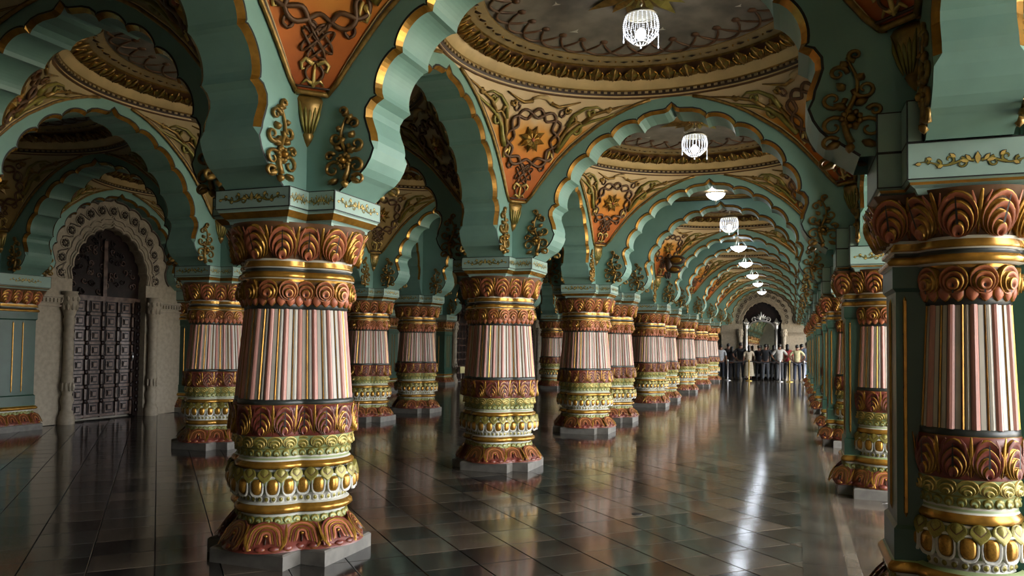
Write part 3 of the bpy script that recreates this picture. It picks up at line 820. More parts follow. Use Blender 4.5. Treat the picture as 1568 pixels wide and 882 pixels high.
def build_arch(cx, cy, span, along_x, label, detail=True):
    root = thing('cusped_arch', label, 'arch', (cx, cy, 0), 0 if along_x else pi / 2, 'teal scalloped arches of the hall')
    k = span / (2 * SPAN)
    S = Matrix.Diagonal((k, 1, 1, 1))
    ob('arch_body', ARCH_BODY if along_x else ARCH_BODY_Y, root, S)
    for s in (0, 1):
        R = Matrix.Rotation(s * pi, 4, 'Z')
        ob('gold_edge', ARCH_GOLD, root, R @ S); ob('black_outline', ARCH_LINE, root, R @ S)
        if detail and span > 3:
            for t in (-1, 1):
                ob('scroll_relief', SCROLL, root, R @ Matrix.Translation((t * 1.73 * k, -T, 2.76)) @ Matrix.Diagonal((-t * 1.15, 1.4, 1.0, 1)))
    return root
ROWN = [('A', XA, 'row left of the nave'), ('B', XB, 'outer left row'), ('C', XC, 'row of piers right of the nave')]
for i in range(0, 11):
    y = YL[i]
    build_arch((XA + XC) / 2, y, XC - XA, True, 'teal scalloped arch beyond the camera overhead' if i == 0 else ('teal scalloped arch framing the carved portal on the far wall' if i == 10 else '%s teal scalloped arch spanning the nave' % ORD[i - 1]))
    if i > 0: build_arch((XA + XB) / 2, y, XA - XB, True, '%s teal scalloped arch spanning the inner left aisle' % ORD[i - 1])
    if i > 0: build_arch((XB + XW) / 2, y, XB - XW, True, ('teal scalloped arch of the outer left aisle past the left edge' if i == 1 else '%s teal scalloped arch spanning the outer left aisle' % ORD[i - 2]))
    if i in (1, 3, 5, 6, 7, 9): build_arch((XC + XD) / 2, y, XD - XC, True, '%s teal scalloped arch over the courtyard side aisle' % ORD[(1, 3, 5, 6, 7, 9).index(i)], False)
for i in range(0, 10):
    L = YL[i + 1] - YL[i]; cy = (YL[i] + YL[i + 1]) / 2
    for r, x, nm in ROWN:
        ar = build_arch(x - (0.045 if r == 'C' else 0), cy, L, False, ('teal scalloped lengthwise arch of the outer left row past the left edge' if r == 'B' and i == 0 else '%s teal scalloped lengthwise arch of the %s' % (ORD[i - (r == 'B')], nm)))
        if r == 'C': ar.scale = (1, 0.80, 1)          # the courtyard-side arches are a little thinner
    if i not in NARROW:
        build_arch(XW, cy, L, False, ('teal scalloped left wall arch %s past the left edge' % ('far', 'just')[i] if i < 2 else '%s teal scalloped arch along the left wall' % ORD[i - 2]))

# ------------------------------------------------------------------ ceilings: pendentives, ring cornice, saucer dome
KZ = [(3.42, 0.918), (3.5, 0.877), (3.65, 0.82), (3.8, 0.757), (3.95, 0.69), (4.11, 0.60), (4.23, 0.515), (4.34, 0.435), (4.42, 0.36), (4.49, 0.28), (4.55, 0.20), (4.59, 0.12), (4.615, 0.0)]
AX, BY = 2.08, 1.97
def kz(z):
    for (a, b), (c, d) in zip(KZ, KZ[1:]):
        if z <= c: return b + (d - b) * (z - a) / (c - a)
    return 0.0
def pend_pt(sx, sy, s, z, off=0.0):
    """s in -1..1 across, from the y-face (s=-1) to the x-face (s=1)"""
    k = kz(z); R = sqrt(1 + k * k) - off; a0 = math.atan(k); a = pi / 4 + (pi / 4 - a0) * s * -1
    return Vector((sx * AX * R * cos(a), sy * BY * R * sin(a), z))
def pend_meshes(sx, sy):
    zs = [k[0] for k in KZ]; ns = 14
    flip = sx * sy < 0
    p = MB(); vs = [pend_pt(sx, sy, -1 + 2 * j / ns, z) for z in zs for j in range(ns + 1)]; fs = []
    for i in range(len(zs) - 1):
        for j in range(ns):
            f = (i * (ns + 1) + j, i * (ns + 1) + j + 1, (i + 1) * (ns + 1) + j + 1, (i + 1) * (ns + 1) + j)
            fs.append(f[::-1] if not flip else f)
    p.add(vs, fs, PEND_N, True)
    # mouldings along both edges and the foot
    mo = MB()
    for e, m, off, r in ((0.985, GILT, 0.010, 0.022), (0.93, DKBROWN, 0.010, 0.010), (0.90, CREAM, 0.008, 0.008)):
        for s in (-1, 1):
            mo.tube([pend_pt(sx, sy, s * (1 - (1 - e) * min(1.0, 0.42 / max(0.12, (1 - kz(z))))), z, off) for z in zs[:-1]], r, m, 5)
    for dz, m, r in ((0.0, GILT, 0.022), (0.035, DKBROWN, 0.01)):
        mo.tube([pend_pt(sx, sy, -1 + 2 * j / 6, 3.42 + dz, 0.012) for j in range(7)], r, m, 5)
    # bracket under the foot: leafy corbel narrowing to a point at the corner
    br = MB()
    cor = Vector((sx * (AX), sy * (BY), 0)); inn = Vector((-sx, -sy, 0)).normalized(); lat = Vector((-inn.y, inn.x, 0))
    rg = []
    for z, w, dp in ((3.41, 0.155, 0.045), (3.38, 0.165, 0.06), (3.33, 0.15, 0.055), (3.26, 0.12, 0.055), (3.19, 0.08, 0.045), (3.15, 0.045, 0.035), (3.13, 0.055, 0.045), (3.09, 0.035, 0.03), (3.05, 0.004, 0.0)):
        base = cor - inn * 0.02
        rg.append([base + lat * w * cos(t) + inn * (0.02 + w * 0.55 * 0 + (dp + w * 0.35) * sin(t)) + Vector((0, 0, z)) for t in [pi * i / 8 for i in range(9)]])
    br.rings(rg, GILT, closed=False)
    for t in (-0.6, -0.3, 0, 0.3, 0.6):
        br.tube([cor + lat * t * w + inn * (0.035 + dp) + Vector((0, 0, z)) for z, w, dp in ((3.37, 0.13, 0.06), (3.28, 0.11, 0.06), (3.2, 0.08, 0.04), (3.14, 0.05, 0.03))], [0.004, 0.014, 0.012, 0.004], OLIVE, 5)
    for t in (-1, 1):
        br.tube([pend_pt(sx, sy, t, 3.415, 0.0) + Vector((0, 0, d)) for d in (0, -0.01)], 0.02, GILT, 5)
    # interlaced rope knots: s-z plane figures
    rp = MB(); W = 0.62
    def P2(x, z, off=0.012):          # x in metres from the panel's centre line
        k = kz(z); R = sqrt(1 + k * k) * 2.02; half = (pi / 4 - math.atan(k)) * R
        return pend_pt(sx, sy, max(-0.97, min(0.97, x / max(half, 0.02))), z, off)
    def rope(fn, n, closed, r=0.02, w=5):
        rp.tube([P2(fn(i / n)[0], fn(i / n)[1], 0.010 + 0.006 * sin(2 * pi * i * w / n)) for i in range(n + (0 if closed else 1))], r, BROWN, 5, closed)
    zc = 4.13
    for ph in (0, 1):                 # two wavy rings woven round the star
        def ring(t, ph=ph):
            a = 2 * pi * t; r = 0.31 * (1 + 0.18 * cos(6 * a + pi * ph)) ; sq = 1 / max(abs(cos(a)), abs(sin(a))) ** 0.45
            return (r * sq * cos(a), zc + 0.86 * r * sq * sin(a))
        rope(ring, 72, True)
    for qx, qz in ((-0.31, 4.43), (0.31, 4.43), (-0.22, 3.83), (0.22, 3.83)):
        rope(lambda t: (qx + 0.036 * cos(2 * pi * t), qz + 0.036 * sin(2 * pi * t)), 12, True, 0.013)
    for ta in (-1, 1):                # two long loops crossed over each other
        for tb in (-1, 1):
            def loop(t, ta=ta, tb=tb):
                a = 2 * pi * t; u = 0.125 * (1 if cos(a) > 0 else -1) * abs(cos(a)) ** 0.6; v = 0.028 * sin(a) + tb * 0.033
                ca, sa = cos(ta * radians(48)), sin(ta * radians(48))
                return ((u * ca - v * sa), 3.745 + (u * sa + v * ca) * 0.92)
            rope(loop, 28, True, 0.010, 4)
    for sg in (-1, 1):
        rope(lambda t: (sg * (0.14 * (1 - t) ** 1.3 - 0.10 * t * (1 - t) + 0.03 * sin(t * pi)), 3.93 - 0.15 * t), 10, False, 0.012)
        rope(lambda t: (sg * 0.065 * sin(pi * t), 3.62 - 0.15 * t), 10, False, 0.010)
    # star flower
    st = MB(); c = P2(0, zc, 0.012); nrm = Vector((-sx * cos(pi / 4) , -sy * sin(pi / 4), -0.55)).normalized()
    tx = nrm.cross(Vector((0, 0, 1))).normalized(); tz = tx.cross(nrm)
    for k in range(8):
        a = 2 * pi * k / 8 + 0.2
        d = tx * cos(a) + tz * sin(a); e = tx * -sin(a) + tz * cos(a)
        st.add([c + nrm * 0.03, c + d * 0.08 + e * 0.05 + nrm * 0.01, c + d * 0.18 + nrm * 0.012, c + d * 0.08 - e * 0.05 + nrm * 0.01, c + d * 0.08 + nrm * 0.05], [(0, 1, 4), (1, 2, 4), (2, 3, 4), (3, 0, 4)], [GOLDL, GOLD, GILT, GOLD])
    st.blob(c + nrm * 0.035, 0.026, PINK, 8, 4)
    # acanthus sprays in the upper corners and at the foot
    sp = MB()
    def stroke(pts, r0, r1, m=OLIVE, w=1.0):
        n = len(pts); sp.tube([P2(x, z, 0.008) for x, z in pts], [1.35 * (r0 + (r1 - r0) * (i / (n - 1)) ** 1.2) for i in range(n)], m, 5)
    for sg in (-1, 1):
        stroke([(sg * x, z) for x, z in ((0.36, 4.02), (0.42, 4.12), (0.47, 4.22), (0.56, 4.31), (0.70, 4.37), (0.88, 4.42), (1.05, 4.48))], 0.028, 0.008)
        stroke([(sg * x, z) for x, z in ((0.37, 4.05), (0.38, 4.18), (0.43, 4.29), (0.52, 4.36), (0.60, 4.34), (0.59, 4.29))], 0.022, 0.008, GILT)
        stroke([(sg * x, z) for x, z in ((0.60, 4.34), (0.70, 4.44), (0.84, 4.48), (0.98, 4.52), (1.15, 4.55))], 0.022, 0.006, GILT)
        stroke([(sg * x, z) for x, z in ((0.42, 4.30), (0.46, 4.42), (0.58, 4.50), (0.72, 4.52), (0.80, 4.49))], 0.024, 0.007)
        stroke([(sg * x, z) for x, z in ((0.12, 4.52), (0.24, 4.49), (0.36, 4.52), (0.5, 4.56))], 0.02, 0.006, GILT)
        stroke([(sg * x, z) for x, z in ((0.30, 4.0), (0.34, 3.95), (0.33, 3.90), (0.30, 3.91))], 0.016, 0.006, GOLDL)
        stroke([(sg * x, z) for x, z in ((0.28, 4.02), (0.27, 3.95), (0.29, 3.90))], 0.014, 0.006, GOLDL)
        stroke([(sg * x, z) for x, z in ((0.015, 3.60), (0.07, 3.63), (0.10, 3.60), (0.09, 3.56), (0.07, 3.57))], 0.016, 0.006, GOLDL)
        stroke([(sg * x, z) for x, z in ((0.01, 3.48), (0.05, 3.50), (0.08, 3.47))], 0.014, 0.005, GOLDL)
    for sg in (-1, 1):
        for cx, cz, r, a, tn in ((0.55, 4.27, 0.055, 0.6, -1.1), (0.68, 4.46, 0.05, 2.8, 1.1), (0.46, 4.38, 0.045, -0.5, 1.1), (0.88, 4.50, 0.035, 3.0, 1.0), (0.36, 4.47, 0.04, 0.3, -1.1)):
            stroke([(sg * px, pz) for px, pz in spiral((cx, cz), r, a, tn, 12)], 0.018, 0.009, OLIVE if r > 0.045 else GILT)
    stroke([(0, 3.60), (0, 3.56), (0, 3.5), (0, 3.46)], 0.006, 0.016, GOLDL)
    stroke([(-0.12, 4.54), (-0.05, 4.57), (0.04, 4.57), (0.13, 4.54)], 0.03, 0.014, CREAM)
    return [('pendentive_panel', p), ('edge_moulding', mo), ('corner_bracket', br), ('rope_knot', rp), ('star_flower', st), ('acanthus_spray', sp)]
PENDS = {}
for sx in (-1, 1):
    for sy in (-1, 1):
        PENDS[(sx, sy)] = {n: b.mesh(n) for n, b in pend_meshes(sx, sy)}
PENDA = {}
for k, d in PENDS.items():
    q = d['pendentive_panel'].copy(); q.materials[0] = PEND_A; PENDA[k] = q

def ell(u, z, n=96): return [(AX * u * cos(2 * pi * i / n), BY * u * sin(2 * pi * i / n), z) for i in range(n)]
def dome_meshes():
    co = MB()
    pr = [(1.03, 4.60, GILT), (0.995, 4.605, BROWN), (0.985, 4.62, CREAM), (0.99, 4.64, DKBROWN), (0.978, 4.65, DKBROWN), (0.975, 4.685, GILT), (0.965, 4.695, CREAM), (0.93, 4.775, CREAM), (0.925, 4.80, BROWN), (0.89, 4.84, BROWN), (0.865, 4.90, GILT), (0.85, 4.915, TAN), (0.755, 4.945, GILT), (0.75, 4.955, GILT)]
    co.rings([ell(u, z) for u, z, m in pr], [m for u, z, m in pr][:-1])
    dt = MB()
    for k in range(150):
        a = 2 * pi * k / 150; c = Vector((AX * 0.974 * cos(a), BY * 0.974 * sin(a), 4.667))
        R = Matrix.Translation(c) @ Matrix.Rotation(a, 4, 'Z'); dt.box((0, 0, 0), (0.025, 0.042, 0.022), TAN, xf=R)
    sk = MB(); pr2 = [(0.752, 4.952), (0.66, 4.985), (0.55, 5.01), (0.42, 5.035), (0.28, 5.052), (0.14, 5.062), (0.02, 5.066)]
    sk.rings([ell(u, z) for u, z in pr2], SKYP, cap1=True)
    lf = MB()     # one leaf of the frieze (local: x along, y up-slope, z towards the room)
    lf.add([(-0.09, 0, 0.0), (-0.10, 0.05, 0.025), (-0.055, 0.10, 0.03), (-0.02, 0.14, 0.05), (0.02, 0.14, 0.05), (0.055, 0.10, 0.03), (0.10, 0.05, 0.025), (0.09, 0, 0.0), (0, 0.0, 0.01), (0, 0.06, 0.04), (0, 0.16, 0.06)],
           [(0, 8, 9, 1), (1, 9, 2), (2, 9, 3), (3, 9, 10), (8, 7, 6, 9), (6, 5, 9), (5, 4, 9), (4, 10, 9)], [GILT, OLIVE, GILT, OLIVE, GILT, OLIVE, GILT, OLIVE], True)
    for sg in (-1, 1):
        lf.tube([(sg * 0.03, 0.005, 0.015), (sg * 0.06, 0.05, 0.035), (sg * 0.075, 0.09, 0.04), (sg * 0.05, 0.115, 0.055)], [0.006, 0.012, 0.012, 0.008], GOLD, 4)
    lf.tube([(0, 0.0, 0.02), (0, 0.08, 0.05), (0, 0.155, 0.07)], [0.006, 0.014, 0.012], GILT, 4)
    dm = MB()
    for k in range(52):
        a = 2 * pi * (k + 0.5) / 52
        for u, sz in ((0.80, 0.05), ):
            c = Vector((AX * u * cos(a), BY * u * sin(a), 4.923)); R = Matrix.Translation(c) @ Matrix.Rotation(a, 4, 'Z') @ Matrix.Rotation(radians(-14), 4, 'Y')
            dm.add([(-sz, 0, 0), (0, sz, 0), (sz, 0, 0), (0, -sz, 0), (0, 0, -0.014)], [(0, 1, 4), (1, 2, 4), (2, 3, 4), (3, 0, 4)], DKBROWN, xf=R)
        a2 = 2 * pi * k / 52; dm.blob((AX * 0.80 * cos(a2), BY * 0.80 * sin(a2), 4.925), 0.013, GOLD, 5, 3)
    ar = MB()
    for k in range(30):
        a0 = 2 * pi * k / 30
        for dirn in (1,):
            pts = []
            for j in range(11):
                t = -1 + 2 * j / 10; a = a0 + t * 2 * pi / 30; u = 0.735 - 0.12 * (t * t); z = 4.952 + (0.752 - u) * 0.36 - 0.004
                pts.append((AX * u * cos(a), BY * u * sin(a), z))
            ar.tube(pts, [0.010] + [0.017] * 9 + [0.010], BROWN, 4)
        a = a0 + 2 * pi / 30; ar.blob((AX * 0.605 * cos(a), BY * 0.605 * sin(a), 4.995), (0.055, 0.055, 0.02), BROWN, 6, 3)
    pt = MB(); pt.add([(0.10, 0, -0.05), (0.32, 0.10, -0.025), (0.66, 0, -0.03), (0.32, -0.10, -0.025), (0.34, 0, -0.07)], [(0, 1, 4), (1, 2, 4), (2, 3, 4), (3, 0, 4)], [GILT, GILT, OLIVE, OLIVE])
    ce = MB(); ce.blob((0, 0, 5.03), (0.14, 0.14, 0.05), GILT, 16, 5)
    for k in range(14): ce.blob((0.11 * cos(2 * pi * k / 14), 0.11 * sin(2 * pi * k / 14), 4.995), 0.02, GOLD, 5, 3)
    return co.mesh('ring_cornice'), dt.mesh('dentil_row'), sk.mesh('painted_dome'), lf, dm.mesh('diamond_row'), ar.mesh('swag_lattice'), pt.mesh('sunflower_petal'), ce.mesh('sunflower_centre')
D_CO, D_DT, D_SK, LEAFMB, D_DM, D_AR, D_PT, D_CE = dome_meshes()
D_LF = LEAFMB.mesh('frieze_leaf')
LEAFX = []
for k in range(52):
    a = 2 * pi * k / 52
    pos = Vector((AX * 0.925 * cos(a), BY * 0.925 * sin(a), 4.79)); rad = Vector((cos(a), sin(a), 0))
    tang = Vector((-sin(a), cos(a), 0)); up = (-rad * 0.125 + Vector((0, 0, 0.12))).normalized(); out = tang.cross(up)
    if out.dot(rad) > 0: tang = -tang; out = tang.cross(up)
    Mx = Matrix((tang * 1.15, up * 1.22, out * 1.5)).transposed().to_4x4(); Mx.translation = pos; LEAFX.append(Mx)
b = MB()
for q in LEAFX: b.merge(LEAFMB, q)
D_LFROW = b.mesh('frieze_leaf_row')
bird = MB(); bird.add([(0, 0.02, 0), (0.05, 0.035, -0.004), (0.012, 0.0, -0.006), (0, -0.035, 0), (-0.012, 0.0, -0.006), (-0.05, 0.035, -0.004)], [(0, 1, 2), (2, 3, 4), (4, 5, 0), (0, 2, 4)], WHITE)
BIRD = bird.mesh('painted_bird')

def build_dome(cx, cy, wx, wy, level, aisle):
    root = structure('ceiling', (cx, cy, 0))
    S = Matrix.Diagonal(((wx / 2 - T) / AX, (wy / 2 - T) / BY, 1, 1))
    root.scale = (S[0][0], S[1][1], 1)
    ob('ring_cornice', D_CO, root)
    dome = ob('painted_dome', D_SK, root)
    for k, d in PENDS.items():
        p = ob('pendentive_panel', PENDA[k] if aisle else d['pendentive_panel'], root)
        if level >= 1:
            ob('edge_moulding', d['edge_moulding'], p); ob('corner_bracket', d['corner_bracket'], p)
            ob('acanthus_spray', d['acanthus_spray'], p)
            ob('star_flower', d['star_flower'], p)
            ob('rope_knot', d['rope_knot'], p)
    if level >= 1:
        ob('dentil_row', D_DT, root, kind='stuff')
        if level >= 2:
            for q in LEAFX: ob('frieze_leaf', D_LF, root, q)
        else: ob('frieze_leaf_row', D_LFROW, root, kind='stuff')
        ob('diamond_row', D_DM, root, kind='stuff'); ob('swag_lattice', D_AR, dome, kind='stuff')
        for k in range(16): ob('sunflower_petal', D_PT, dome, Matrix.Translation((0, 0, 5.055)) @ Matrix.Rotation(2 * pi * k / 16, 4, 'Z') @ Matrix.Diagonal((1 if k % 2 else 0.82, 1, 1, 1)))
        ob('sunflower_centre', D_CE, dome)
        if level >= 2:
            rnd = random.Random(3)
            for k in range(22):
                a = rnd.uniform(0, 2 * pi); u = rnd.uniform(0.32, 0.56)
                ob('painted_bird', BIRD, dome, Matrix.Translation((AX * u * cos(a), BY * u * sin(a), 5.063 - 0.26 * u * u - 0.012)) @ Matrix.Rotation(rnd.uniform(0, 6.28), 4, 'Z') @ Matrix.Scale(rnd.uniform(0.8, 1.3), 4))
    return root
def build_flat(cx, cy, wx, wy):
    root = structure('ceiling', (cx, cy, 0))
    b = MB(); b.box((0, 0, 4.62), (wx - 2 * T, wy - 2 * T, 0.04), CEILF); b.build('ceiling_panel', root)
    b = MB()
    hx, hy = wx / 2 - T - 0.03, wy / 2 - T - 0.03
    for d, z, m in ((0.0, 4.585, DKBROWN), (0.05, 4.592, GILT), (0.22, 4.595, BROWN), (0.26, 4.595, GILT)):
        for p, q in (((-1, -1), (1, -1)), ((1, -1), (1, 1)), ((1, 1), (-1, 1)), ((-1, 1), (-1, -1))):
            b.tube([(p[0] * (hx - d), p[1] * (hy - d), z), (q[0] * (hx - d), q[1] * (hy - d), z)], 0.02, m, 6)
    b.build('edge_moulding', root)
for i in range(0, 10):
    cy = (YL[i] + YL[i + 1]) / 2; wy = YL[i + 1] - YL[i]
    for k, (x0, x1) in enumerate(((XA, XC), (XB, XA), (XW, XB), (XC, XD))):
        cx = (x0 + x1) / 2; wx = x1 - x0
        if i in NARROW: build_flat(cx, cy, wx, wy); continue
        if k == 0: lv = 2 if i in (1, 2) else 1
        elif k == 1: lv = 1 if i <= 4 else 0
        elif k == 2: lv = 1 if i <= 4 else 0
        else: lv = 0
        build_dome(cx, cy, wx, wy, lv, k > 0)
mb = MB(); mb.box((0, 0, 0), (18.9, 4.3, 0.1), CEILF)
r2 = mb.build('ceiling'); r2.location = (-3.6, YL[0] - 2.3, 4.8); r2['kind'] = 'structure'

# bird carving on the pendentive of the fifth nave bay
cv = thing('bird_carving', 'dark carved bird with golden oval wings on the distant left pendentive', 'carving', (XA + 0.62, YL[5] - 0.55, 3.6))
b = MB(); b.blob((0, 0, 0.12), (0.09, 0.08, 0.2), DKBROWN, 10, 6); b.blob((0.02, -0.03, 0.33), (0.06, 0.06, 0.07), BROWN, 8, 5)
b.tube([(0.02, -0.08, 0.34), (0.03, -0.13, 0.32), (0.03, -0.15, 0.28)], [0.02, 0.014, 0.003], GILT, 5); b.build('body', cv)
for z, sc in ((0.22, 1.0), (-0.02, 0.8)):
    b = MB(); b.blob((0.2 * sc, -0.02, z), (0.24 * sc, 0.05, 0.13 * sc), DKBROWN, 12, 6)
    b.blob((0.2 * sc, -0.06, z), (0.15 * sc, 0.035, 0.075 * sc), GOLD, 10, 5); b.build('wing', cv)
b = MB()
for k in range(5): b.blob((-0.08 + 0.03 * k, 0.0, -0.15 - 0.03 * (k % 2)), (0.03, 0.03, 0.09), DKBROWN, 6, 4)
b.build('tail', cv)

# ------------------------------------------------------------------ stone portals (left wall doors and the far wall)
def prof_scaled(sx, z0, z1):
    """cusped half profile mapped to a smaller opening: springing z0, crown z1"""
    return [Vector((p.x * sx, z0 + (p.y - 3.06) * (z1 - z0) / (4.50 - 3.06))) for p in PROF[GOLD0:NPF - GOLD0]]
INN = prof_scaled(0.93 / 1.482, 2.75, 3.90)
def portal_meshes():
    st = MB(); y0 = 0.0            # front of stone at y=0 (room side is -y)
    # carved stone slab filling the teal arch, with the cusped doorway cut out
    outer = [Vector(p) for p in PROF]
    poly = [(p.x * 1.03, y0, p.y) for p in outer]
    poly = [(-2.0, y0, 0.0), (-2.0, y0, 2.66)] + [(p.x, y0, p.y + 0.03) for p in offset_prof(0.06)] + [(2.0, y0, 2.66), (2.0, y0, 0.0), (0.93, y0, 0.0)] + [(p.x, y0, p.y) for p in reversed(INN)] + [(-0.93, y0, 0.0)]
    st.add(poly, [tuple(range(len(poly)))], WALLST)
    r = [Vector((-0.93, 0.0))] + INN + [Vector((0.93, 0.0))]
    st.rings([[(p.x, y, p.y) for p in r] for y in (0.0, 0.30)], WALLST, smooth=False, closed=False)
    # concentric mouldings round the door head
    mo = MB()
    for d, rr in ((0.03, 0.022), (0.10, 0.016), (0.22, 0.02)):
        pts = [(p.x * (1 + d / 1.1), -0.012, 2.75 + (p.y - 2.75) * (1 + d / 1.25)) for p in INN]
        mo.tube(pts, rr, WALLST, 5)
    pts = [(p.x * 0.985, -0.015, p.y - 0.03) for p in PROF[4:NPF - 4]]
    mo.tube(pts, 0.022, STDARK, 5)
    mo.tube([((1.20 + 0.10 * sin(i * 0.9)) * cos(radians(188 - i * 2.0)), -0.006, 3.02 + (1.18 + 0.10 * sin(i * 0.9)) * sin(radians(188 - i * 2.0))) for i in range(99)], 0.012, STDARK, 4)
    # rosettes along the carved band
    ro = MB()
    for k in range(8):
        for j in range(5): pass
    ros = MB()
    for j in range(8):
        a = 2 * pi * j / 8; ros.blob((0.055 * cos(a), -0.012, 0.055 * sin(a)), (0.026, 0.018, 0.026), STDARK, 5, 3)
    ros.blob((0, -0.02, 0), 0.026, WALLST, 6, 3)
    ros.tube([(0.10 * cos(2 * pi * i / 14), -0.008, 0.10 * sin(2 * pi * i / 14)) for i in range(14)], 0.012, WALLST, 4, True)
    # colonnette
    cl = MB()
    pr = [(0.15, 0.0), (0.15, 0.16), (0.12, 0.18), (0.12, 0.24), (0.09, 0.26), (0.10, 0.36), (0.125, 0.44), (0.10, 0.52), (0.085, 0.55), (0.10, 0.60), (0.105, 0.78), (0.115, 0.84), (0.095, 0.86), (0.09, 1.55), (0.085, 1.60), (0.105, 1.63), (0.105, 1.72), (0.085, 1.75), (0.09, 1.85), (0.115, 1.95), (0.09, 2.02), (0.12, 2.12), (0.15, 2.25), (0.16, 2.40), (0.13, 2.46), (0.15, 2.5)]
    n = 16
    cl.rings([[(r * (1.0 + (0.05 * cos(8 * 2 * pi * i / n) if 0.84 < z < 1.6 else 0)) * cos(2 * pi * i / n), r * sin(2 * pi * i / n), z) for i in range(n)] for r, z in pr], WALLST, cap1=True)
    for k in range(10):
        a = 2 * pi * k / 10
        cl.blob((0.11 * cos(a), 0.11 * sin(a), 0.70), (0.025, 0.025, 0.09), WALLST, 5, 4)
        cl.blob((0.13 * cos(a), 0.13 * sin(a), 2.22), (0.035, 0.035, 0.08), WALLST, 5, 4)
        cl.blob((0.15 * cos(a), 0.15 * sin(a), 2.36), (0.03, 0.03, 0.05), WALLST, 5, 4)
    cor = MB(); cor.box((0, 0, 2.32), (0.9, 0.08, 0.10), WALLST); cor.box((0, -0.02, 2.40), (0.9, 0.12, 0.05), WALLST); cor.box((0, -0.01, 2.22), (0.9, 0.06, 0.03), WALLST)
    for k in range(11): cor.box((-0.4 + 0.08 * k, -0.05, 2.32), (0.04, 0.04, 0.07), WALLST)
    return st, mo, ros, cl, cor
P_ST, P_MO, P_RO, P_CL, P_CO = portal_meshes()
P_ST, P_MO, P_RO, P_CL, P_CO = [x.mesh(n) for x, n in ((P_ST, 'carved_surround'), (P_MO, 'moulding'), (P_RO, 'carved_rosette'), (P_CL, 'colonnette'), (P_CO, 'wall_cornice'))]
def rosette_spots():
    out = []
    for z_, k in ((0, 0),):
        pass
    path = [((PROF[i].x * 0.5 + 0) , PROF[i].y) for i in range(NPF)]
    for j in range(15):
        t = -1 + 2 * j / 14; a = radians(90 - t * 98)
        out.append((1.20 * cos(a), 3.02 + 1.18 * sin(a)))
    return out
def build_portal(Mw, detail, n):
    root = structure('door_%d' % n); root.matrix_world = Mw
    ob('carved_surround', P_ST, root); ob('moulding', P_MO, root)
    for s in (-1, 1):
        ob('colonnette', P_CL, root, Matrix.Translation((s * 1.06, -0.10, 0)))
        ob('wall_cornice', P_CO, root, Matrix.Translation((s * 1.62, -0.03, 0)))
    if detail:
        for x, z in rosette_spots(): ob('carved_rosette', P_RO, root, Matrix.Translation((x, -0.004, z)))
    return root
def door_leaf_meshes():
    b = MB(); b.box((0, 0.03, 1.2), (1.50, 0.06, 2.36), WOOD)
    for x in (-0.735, -0.37, 0.0, 0.37, 0.735): b.box((x, -0.012, 1.2), (0.05, 0.03, 2.36), WOODL)
    for k in range(9): b.box((0, -0.010, 0.06 + k * 0.29), (1.5, 0.026, 0.05), WOODL)
    p = MB()
    for w, z, m in ((0.26, -0.012, WOOD), (0.19, -0.026, WOODL), (0.13, -0.036, WOOD), (0.08, -0.05, WOODL)):
        c = w / 2; k = c * 0.62
        pts = [(-k, -c), (k, -c), (c, -k), (c, k), (k, c), (-k, c), (-c, k), (-c, -k)] if w > 0.2 else [(-c, -c), (c, -c), (c, c), (-c, c)]
        p.rings([[(x, 0.0, y) for x, y in pts], [(x, z, y) for x, y in pts]], m, smooth=False, cap1=True)
    s = MB(); s.blob((0, -0.02, 0), (0.05, 0.02, 0.05), WOOD, 8, 4)
    h = MB()
    poly = [(-1.0, 0.03, 2.36)] + [(p.x * 1.04, 0.03, max(2.36, p.y + 0.02)) for p in INN] + [(1.0, 0.03, 2.36)]
    h.add(poly, [tuple(range(len(poly)))], WOOD)
    h.box((0, 0.0, 2.42), (1.86, 0.06, 0.10), WOODL); h.box((0, 0.0, 3.0), (0.09, 0.05, 1.2), WOODL)
    rnd = random.Random(5)
    for k in range(70):
        x = rnd.uniform(-0.8, 0.8); z = rnd.uniform(2.5, 3.7)
        if (x / 0.85) ** 2 + ((z - 2.6) / 1.15) ** 2 > 0.9: continue
        sp = spiral((x, z), 0.07, rnd.uniform(0, 6), rnd.choice((-1, 1)) * 1.0, 9)
        h.tube([(q[0], 0.012, q[1]) for q in sp], 0.014, rnd.choice((WOOD, WOODL, WOOD)), 4)
    j = MB(); j.box((0, 0, 1.2), (0.19, 0.08, 2.4), WOOD)
    for k in range(16): j.blob((0, -0.045, 0.12 + 0.145 * k), (0.06, 0.02, 0.06), WOOD, 6, 3)
    return [x.mesh(n) for x, n in ((b, 'door_frame_grid'), (p, 'door_panel'), (s, 'door_stud'), (h, 'carved_fanlight'), (j, 'carved_jamb'))]
DG, DP, DS, DH, DJ = door_leaf_meshes()
DR = Matrix.Rotation(pi / 2, 4, 'Z')
hb = MB(); hb.tube([(0, -0.02, 0), (0, -0.07, 0.03), (0, -0.07, 0.17), (0, -0.02, 0.2)], 0.012, SILVER, 6); HND = hb.mesh('door_handle')
doornames = ['dark carved wooden door with square panels under the stone arch at left', 'second dark carved wooden door down the left wall', 'third dark carved wooden door down the left wall', 'fourth dark carved wooden door down the left wall', 'fifth dark carved wooden door down the left wall', 'sixth dark carved wooden door down the left wall', 'seventh dark carved wooden door down the left wall']
dn = 0
